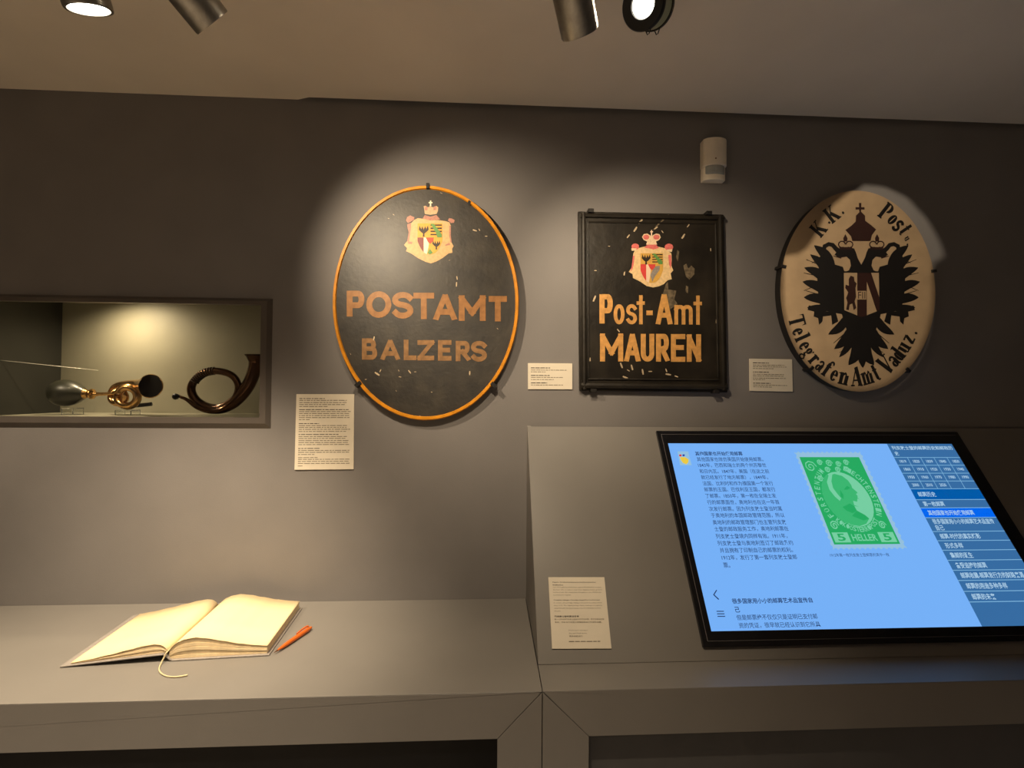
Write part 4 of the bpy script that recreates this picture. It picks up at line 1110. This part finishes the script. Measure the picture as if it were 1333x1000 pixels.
for y, b, bo in ((120, 405, 1), (140, 655, 0), (165, 665, 0), (188, 640, 0), (210, 440, 0), (245, 675, 1), (267, 700, 0), (289, 685, 0), (312, 690, 0), (335, 695, 0), (358, 240, 0), (402, 345, 1), (425, 660, 0), (446, 655, 0), (467, 695, 0), (491, 650, 0), (525, 565, 1), (549, 660, 0), (570, 655, 0), (594, 685, 0), (616, 685, 0), (639, 685, 0), (682, 355, 1), (705, 690, 0), (726, 700, 0), (750, 300, 0), (785, 335, 0), (805, 690, 0), (828, 690, 0), (851, 695, 0), (878, 170, 0)):
    spec1.append(((y - 70) / 850, .055, (b - 82) / 655, .013, bo, None))
card([(385.8, 513.2), (461, 513.2), (460.2, 611), (383.3, 611.6)], cw, nW, 'tall cream text card at the lower left of the black oval sign', spec1)
spec2 = [((y - 130) / 570, .065, (b - 120) / 965, .045 if bo else .035, bo, None) for y, b, bo in ((232, 600, 1), (280, 960, 0), (320, 500, 0), (398, 590, 1), (440, 890, 0), (488, 700, 0), (560, 535, 1), (606, 880, 0))]
card([(687.3, 472.8), (745, 473.2), (745, 507), (687.4, 506.8)], cw, nW, 'small cream text card between the black oval sign and the rectangular sign', spec2)
spec3 = [((y - 130) / 770, .07, (b - 110) / 1005, .035 if bo else .028, bo, None) for y, b, bo in ((228, 570, 1), (278, 935, 0), (318, 980, 0), (362, 670, 0), (446, 575, 1), (498, 910, 0), (538, 915, 0), (590, 975, 0), (628, 460, 0), (712, 590, 1), (757, 980, 0), (800, 640, 0))]
card([(976, 467), (1031.2, 467.9), (1032, 510), (976.5, 509)], cw, nW, 'small cream text card between the rectangular sign and the pale eagle sign', spec3)
F4 = lambda y: (y - 100) / 810
spec4 = [(F4(163), .07, .835, .021, 1, 'Digitaler Briefmarkenkatalog der liechtensteinischen'), (F4(194), .07, .25, .020, 1, 'Briefmarken'),
         (F4(224), .07, .93, .020, 0, 'Seit 1912 gibt Liechtenstein eigene Briefmarken heraus,'), (F4(254), .07, .93, .020, 0, 'die hier alle zu sehen sind. Der digitale Katalog wird'), (F4(284), .07, .92, .020, 0, 'laufend um die neuesten Ausgaben der Philatelie'), (F4(315), .07, .38, .018, 0, 'Liechtenstein ergänzt.'),
         (F4(374), .07, .88, .021, 1, 'Complete catalogue of postage stamps from Liechtenstein'), (F4(406), .07, .91, .020, 0, 'It covers all postage stamps issued in Liechtenstein'), (F4(437), .07, .91, .020, 0, 'since 1912. The digital postage stamp catalogue is regularly'), (F4(468), .07, .89, .020, 0, 'expanded with the latest stamps issued by Philately Liechten-'), (F4(498), .07, .19, .016, 0, 'stein.'),
         (F4(560), .07, .49, .026, 1, '列支敦士登邮票总目录'), (F4(592), .07, .92, .022, 0, '自1912年以来列支敦士登发行的所有邮票，数字目录会定期'), (F4(625), .07, .88, .022, 0, '更新，并补充列支敦士登集邮局发行的最新邮票。'),
         (F4(715), .30, .62, .018, 0, 'Noch mehr anzeigen'), (F4(745), .30, .60, .018, 0, 'See and find more'), (F4(777), .30, .53, .022, 0, '更多内容请见'), (F4(834), .29, .82, .018, 0, None)]
cp4 = panplane(0.004)
G4 = lambda x, y: (705 + x / 8.7, 740 + y / 8.7)
card([G4(77, 100), G4(711, 100), G4(792, 908), G4(120, 912)], cp4, PN, 'cream text card on the sloping console left of the touchscreen', spec4)

# ================================================================== guest book and pen
NLc, NRc, FRc = H(79, 869, Z_BENCH), H(351, 853.5, Z_BENCH), H(398, 793, Z_BENCH)
e1 = (NRc - NLc); BW = e1.length; e1.normalize()
e2 = (FRc - NRc); e2 = (e2 - e1 * e2.dot(e1)); BH = e2.length; e2.normalize()
bz = V((0, 0, 1))
book = thing('guest_book', NLc + e1 * BW / 2 + e2 * BH / 2, 'large hardback book lying open at blank cream pages on the desk', 'book')
M_PAGE = mat('page_cream', (0.86, 0.69, 0.42, 1), rough=0.75, noise=0.03, scale=6)
M_PEDG = mat('page_edge', (0.82, 0.66, 0.42, 1), rough=0.8, noise=0.1, scale=60)
M_COVER = mat('cover_grey_linen', (0.30, 0.27, 0.25, 1), rough=0.7, noise=0.15, scale=200, bump=0.2, bscale=800)
def BP(s, t, z): return NLc + e1 * (s * BW) + e2 * (t * BH) + bz * z
GUT = 0.500
prof_top = [(0.045, .008), (.12, .013), (.22, .022), (.31, .031), (.38, .038), (.43, .041), (.465, .039), (.487, .031), (GUT, .022), (.515, .031), (.54, .042), (.58, .049), (.63, .052), (.69, .0485), (.76, .041), (.85, .032), (.93, .0265), (.985, .0235)]
def interp(pr, s):
    for (a, za), (b, zb_) in zip(pr, pr[1:]):
        if a <= s <= b:
            t = (s - a) / (b - a); t = t * t * (3 - 2 * t) * .5 + t * .5
            return za + (zb_ - za) * t
    return pr[0][1] if s < pr[0][0] else pr[-1][1]
def base_l(s): return 0.0035 + 0.0165 * (s / GUT) ** 1.0 + 0.0008     # upper face of the tilted left cover
def base_r(s): return 0.0045
NT = 5
# page blocks, in a few fanned layers each, then the two top leaves
def block(s0, s1, base, name):
    ns = 28
    for li in range(NT):
        f0, f1 = li / NT, (li + 1) / NT - 0.03
        inset = 0.004 * math.sin(li * 2.1) + 0.003
        vv, ff = [], []
        for t in (0.006 + inset, 1 - 0.006 - inset):
            for i in range(ns + 1):
                s = s0 + (s1 - s0) * i / ns
                top = interp(prof_top, s) - 0.0008
                lo_ = base(s)
                h = max(0.0006, top - lo_)
                vv += [BP(s, t, lo_ + h * f0), BP(s, t, lo_ + h * f1)]
        m_ = 2 * (ns + 1)
        for i in range(ns):
            a = 2 * i
            ff += [(a, a + 2, a + 3, a + 1), (m_ + a, m_ + a + 1, m_ + a + 3, m_ + a + 2), (a + 1, a + 3, m_ + a + 3, m_ + a + 1), (a, m_ + a, m_ + a + 2, a + 2)]
        ff += [(0, 1, m_ + 1, m_), (2 * ns, m_ + 2 * ns, m_ + 2 * ns + 1, 2 * ns + 1)]
        o = mk(name, vv, ff, M_PEDG, book)
block(0.045, GUT - .004, base_l, 'page_block')
block(GUT + .004, 0.985, base_r, 'page_block')
def leaf(s0, s1, name):
    ns = 34
    vv, ff = [], []
    for t in (0.004, 0.35, 0.7, 0.996):
        for i in range(ns + 1):
            s = s0 + (s1 - s0) * i / ns
            vv.append(BP(s, t, interp(prof_top, s) + 0.0002))
    for j in range(3):
        for i in range(ns):
            ff.append((j * (ns + 1) + i, j * (ns + 1) + i + 1, (j + 1) * (ns + 1) + i + 1, (j + 1) * (ns + 1) + i))
    o = mk(name, vv, ff, M_PAGE, book, smooth=True)
    sol = o.modifiers.new('thickness', 'SOLIDIFY'); sol.thickness = 0.0005; sol.offset = 0
    return o
leaf(0.042, GUT - .0005, 'open_page'); leaf(GUT + .0005, 0.988, 'open_page')
def slab(s0, s1, z0, z1, th, name, m):
    vv = [BP(s0, -.012, z0), BP(s1, -.012, z1), BP(s1, 1.012, z1), BP(s0, 1.012, z0)]
    return prism(name, vv, (0, 0, th), m, book, bevel=0.0008, segs=1)
slab(0.0, GUT - .02, 0.0008, 0.0160, 0.0032, 'cover', M_COVER)
slab(GUT + .02, 1.0, 0.0006, 0.0006, 0.0034, 'cover', M_COVER)
vv = []
for t in (-.008, 1.008):
    for s, z in ((GUT - .025, .0165), (GUT - .01, .0120), (GUT + .01, .003), (GUT + .025, .0008)):
        vv += [BP(s, t, z), BP(s, t, z + .003)]
ff = [(2 * i, 2 * i + 2, 2 * i + 3, 2 * i + 1) for i in range(3)] + [(8 + 2 * i, 9 + 2 * i, 11 + 2 * i, 10 + 2 * i) for i in range(3)] + [(2 * i, 8 + 2 * i, 10 + 2 * i, 2 * i + 2) for i in range(3)] + [(2 * i + 1, 2 * i + 3, 11 + 2 * i, 9 + 2 * i) for i in range(3)]
mk('spine', vv, ff, M_COVER, book)
BK6 = lambda x, y: (60 + x / 3.703, 740 + y / 3.7)
rb = [BP(GUT, .06, .0235), BP(GUT - .004, -.006, .022), BP(GUT - .012, -.022, .012)] + [H(*BK6(x, y), Z_BENCH + .0024) for x, y in ((552, 462), (545, 488), (558, 508), (590, 521), (635, 522), (682, 514))]
M_RIB = mat('ribbon_cream', (0.62, 0.52, 0.32, 1), rough=0.6, noise=0.1, scale=80)
tube('ribbon_marker', rb, [.0016] * 8 + [.0022], M_RIB, book, seg=8, k=6)
# pen
t0, t1 = H(*BK6(1100, 405), Z_BENCH + .0062), H(*BK6(1278, 285), Z_BENCH + .0062)
PL_ = (t1 - t0).length; pd = (t1 - t0).normalized()
M_ORG = mat('pen_orange', (0.62, 0.13, 0.015, 1), rough=0.35, noise=0.08, scale=30, coat=0.3)
pen = thing('ballpoint_pen', (t0 + t1) / 2 - bz * .006, 'orange ballpoint pen lying beside the open book', 'pen')
lathe('barrel', [(.0022, .010), (.0046, .030), (.0056, PL_ * .35), (.0060, PL_ * .62), (.0060, PL_ * .90), (.0045, PL_ * .93)], t0, pd, M_ORG, pen, seg=20)
lathe('tip', [(.0006, 0), (.0011, .004), (.0020, .010)], t0, pd, mat('pen_tip_dark', (0.12, 0.04, 0.01, 1), rough=0.3, noise=0.1), pen, seg=14)
lathe('push_button', [(.0036, PL_ * .93), (.0040, PL_ * .96), (.0034, PL_)], t0, pd, M_ORG, pen, seg=14)
side = pd.cross(bz).normalized() * -1
up = (bz * .8 + side * .6).normalized()
c0_, c1_ = t0 + pd * (PL_ * .62) + up * .0075, t0 + pd * (PL_ * .93) + up * .0085
tube('clip', [c0_, (c0_ + c1_) / 2 + up * .0012, c1_, t0 + pd * (PL_ * .945) + up * .004], [.0018, .0021, .0024, .002], M_ORG, pen, seg=8, k=4)

# ================================================================== ceiling spotlights
M_LAMPB = mat('lamp_black', (0.012, 0.011, 0.010, 1), rough=0.45, noise=0.1)
M_SPACER = mat('lamp_spacer_grey_green', (0.42, 0.44, 0.27, 1), rough=0.4, noise=0.1)
L_GLOW = glow('lamp_lens_lit', (1.0, 0.93, 0.78, 1), 14)
def can_spot(face, axis, length, r, label, lit=False, energy=0, target=None, angle=40, blend=.6, size=.02, col=WARM, lensglow=None):
    """cylindrical ceiling spot: face = centre of the light opening, axis = direction it shines"""
    face = V(face); axis = V(axis).normalized()
    back = face - axis * length
    root = thing('ceiling_spotlight', (back.x, back.y, Z_CEIL), label, 'spotlight', 'ceiling spotlights')
    lathe('housing', [(r * .55, 0), (r * .97, 0), (r, .003), (r, length - .003), (r * .97, length), (r * .86, length), (r * .84, length - .012)], back, axis, M_STEEL, root, seg=48, caps=False)
    lathe('back_cap', [(r * .94, -.0005), (r * .94, .004)], back, axis, M_LAMPB, root, seg=32)
    lathe('lens', [(r * .85, 0), (r * .85, .002)], face - axis * .012, axis, L_GLOW if lit else glow('lamp_lens_dim', (1, .85, .6, 1), 6), root, seg=32)
    jm = back + axis * length * .25
    top = V((jm.x, jm.y, Z_CEIL))
    tube('stem', [back + axis * .006, back * .5 + top * .5 + V((0, 0, -.001)), V((back.x, back.y, Z_CEIL + .001))], [.009, .009, .009], M_LAMPB, root, seg=12, k=3)
    lathe('ceiling_rose', [(.030, 0), (.030, .008), (.024, .012)], (back.x, back.y, Z_CEIL), (0, 0, -1), M_STEEL, root, seg=32)
    if energy:
        spot('lamp_light', face + axis * .004, target, energy, angle, blend, col, size, root)
    return root
# left lit downlight (its opening is seen from below)
can_spot(W(116, 13, -0.62), (0.10, 0.38, -0.92), .14, .037, 'ceiling spotlight with bright white opening at the far left', True, 128, W(185, 870, -0.30), 66, .9, .05)
# left cylinder aimed at the black oval sign
T1 = V((cx1, YS1, cz1 + 0.10))
fa = W(277, 30, -0.65)
can_spot(fa, (.44, .64, -.50), .13, .034, 'grey cylinder spotlight tilted towards the black oval sign', False, 42, T1 + V((0.06, 0, -0.02)), 76, 1.0, .014)
# middle cylinder aimed at the rectangular sign
T2 = W(835, 400)
fb_ = W(755, 44, -0.65)
can_spot(fb_, (.34, .62, -.60), .12, .034, 'grey cylinder spotlight hanging above the gap between the signs', False, 26, T2, 74, 1.0, .014)
# black ringed spotlight facing the room
g0 = W(837, 6, -0.52)
gax = V((-0.60, -0.62, -0.50)).normalized()
rg = thing('gimbal_spotlight', (g0.x, g0.y, Z_CEIL), 'black ringed round spotlight with bright lens beside the middle cylinder', 'spotlight', 'ceiling spotlights')
RG = .047
lathe('front_ring', [(RG * .46, -.006), (RG * .55, .002), (RG * .95, .004), (RG, 0), (RG, -.008), (RG * .9, -.010)], g0, gax, M_LAMPB, rg, seg=48, caps=False)
lathe('spacer', [(RG * .93, -.052), (RG * .93, -.009)], g0, gax, M_SPACER, rg, seg=40, caps=False)
lathe('back_ring', [(RG * .5, -.060), (RG, -.060), (RG, -.052), (RG * .9, -.052)], g0, gax, M_LAMPB, rg, seg=40, caps=True)
lathe('lens', [(RG * .52, -.004), (RG * .50, -.001)], g0, gax, L_GLOW, rg, seg=32)
gt = V((0, 0, 1)); gs = gax.cross(gt).normalized(); gu = gs.cross(gax).normalized()
for h_ in (-.003, -.055):
    c = g0 + gax * h_ - gu * RG * .97
    tube('spring_clip', [c - gs * .006, c - gu * .008, c - gu * .009 + gs * .004, c + gs * .006], .0012, M_LAMPB, rg, seg=6, k=1)
bk = g0 - gax * .060
tube('stem', [bk, V((bk.x * .6 + (bk.x + .015) * .4, bk.y + .01, (bk.z + Z_CEIL) / 2)), V((bk.x + .012, bk.y + .02, Z_CEIL + .001))], .010, M_LAMPB, rg, seg=12, k=3)
lathe('ceiling_rose', [(.036, 0), (.036, .008), (.030, .012)], (bk.x + .012, bk.y + .02, Z_CEIL), (0, 0, -1), M_LAMPB, rg, seg=32)
spot('lamp_light', g0 + gax * .006, g0 + gax, 9, 95, .8, WARM, .02, rg)

# framing spotlight (outside the picture) whose mask shapes the pool on the pale oval sign
fp = V((0.62, -1.02, 2.36))
ctr = V((cx3, YS3, cz3))
fax = (ctr - fp).normalized()
fr_ = thing('framing_spotlight', (fp.x, fp.y, Z_CEIL), 'framing spotlight high in the room aimed at the pale oval sign', 'spotlight', 'ceiling spotlights')
lathe('housing', [(.038, -.10), (.038, .075)], fp, fax, M_STEEL, fr_, seg=32, caps=False)
lathe('back_cap', [(.037, -.099), (.037, -.095)], fp, fax, M_LAMPB, fr_, seg=32)
tube('stem', [fp - fax * .05 + V((0, 0, .03)), V((fp.x, fp.y, Z_CEIL + .001))], .009, M_LAMPB, fr_, seg=12, k=2)
mask_px = [(1020, 334, YS3), (1040, 331, YS3), (1053, 321, YS3), (1063, 304, YS3), (1073, 283, YS3), (1086, 266, YS3), (1104, 252, YS3),
           (1125, 241, 0), (1150, 243.5, 0), (1180, 257, 0), (1206, 285, 0), (1222, 312, 0), (1229, 330, 0), (1226, 340, 0), (1214, 343, 0)]
n_ = 26
for i in range(n_ + 1):
    a = rad(8 - (8 + 172) * i / n_)
    p = V((cx3 + (ax3 * .97) * cos(a), YS3, cz3 + az3 * .97 * sin(a)))
    mask_px.append(p)
gd = .06
gp = fp + fax * gd
def to_gobo(p):
    d = p - fp
    return fp + d * (gd / d.dot(fax))
hole = [to_gobo(p if isinstance(p, Vector) else W(*p)) for p in mask_px]
na = (V((0, 0, 1)) - fax * fax.z).normalized(); nb_ = fax.cross(na)
hc = sum(hole, V()) / len(hole)
outer_ = []
for p in hole:
    d = (p - hc); d = d - fax * d.dot(fax); d.normalize()
    # push outward to the wall of the housing
    q0 = hc - gp
    b_ = q0.dot(d); c_ = q0.dot(q0) - .0378 ** 2
    outer_.append(hc + d * (-b_ + math.sqrt(max(0, b_ * b_ - c_))))
n_ = len(hole)
mk('mask_plate', hole + outer_, [(i, (i + 1) % n_, n_ + (i + 1) % n_, n_ + i) for i in range(n_)], M_LAMPB, fr_)
spot('lamp_light', fp, ctr, 40, 60, .3, (1.0, 0.84, 0.62), .0006, fr_)

# unseen ceiling spots, added outside the picture to brighten desk and room
for x, y, e_, tgt, lab in ((-0.05, -1.02, 52, (-0.12, -0.22, 0.9), 'added unseen spotlight in front of the desk lighting its right end'),
                           (-1.55, -0.75, 70, (-1.15, -0.12, 0.95), 'added unseen spotlight above the left end of the desk'),
                           (-0.35, -2.3, 185, (-0.5, -2.2, 0), 'added fill spotlight far behind the viewpoint near the room centre'),
                           (-1.9, -2.3, 260, (-1.9, -2.2, 0), 'added fill spotlight far behind the viewpoint on the left'),
                           (1.3, -2.4, 50, (1.3, -2.3, 0), 'added fill spotlight far behind the viewpoint on the right')):
    p = V((x, y, Z_CEIL - .13))
    can_spot(p, V(tgt) - p, .12, .034, lab, False, e_, tgt, 76 if y > -1.2 and x > -1 else 62 if y > -1.2 else 110, .9, .02, WARM if y > -1.2 else (1.0, 0.84, 0.66) if x < 1 else (1.0, 0.92, 0.84))
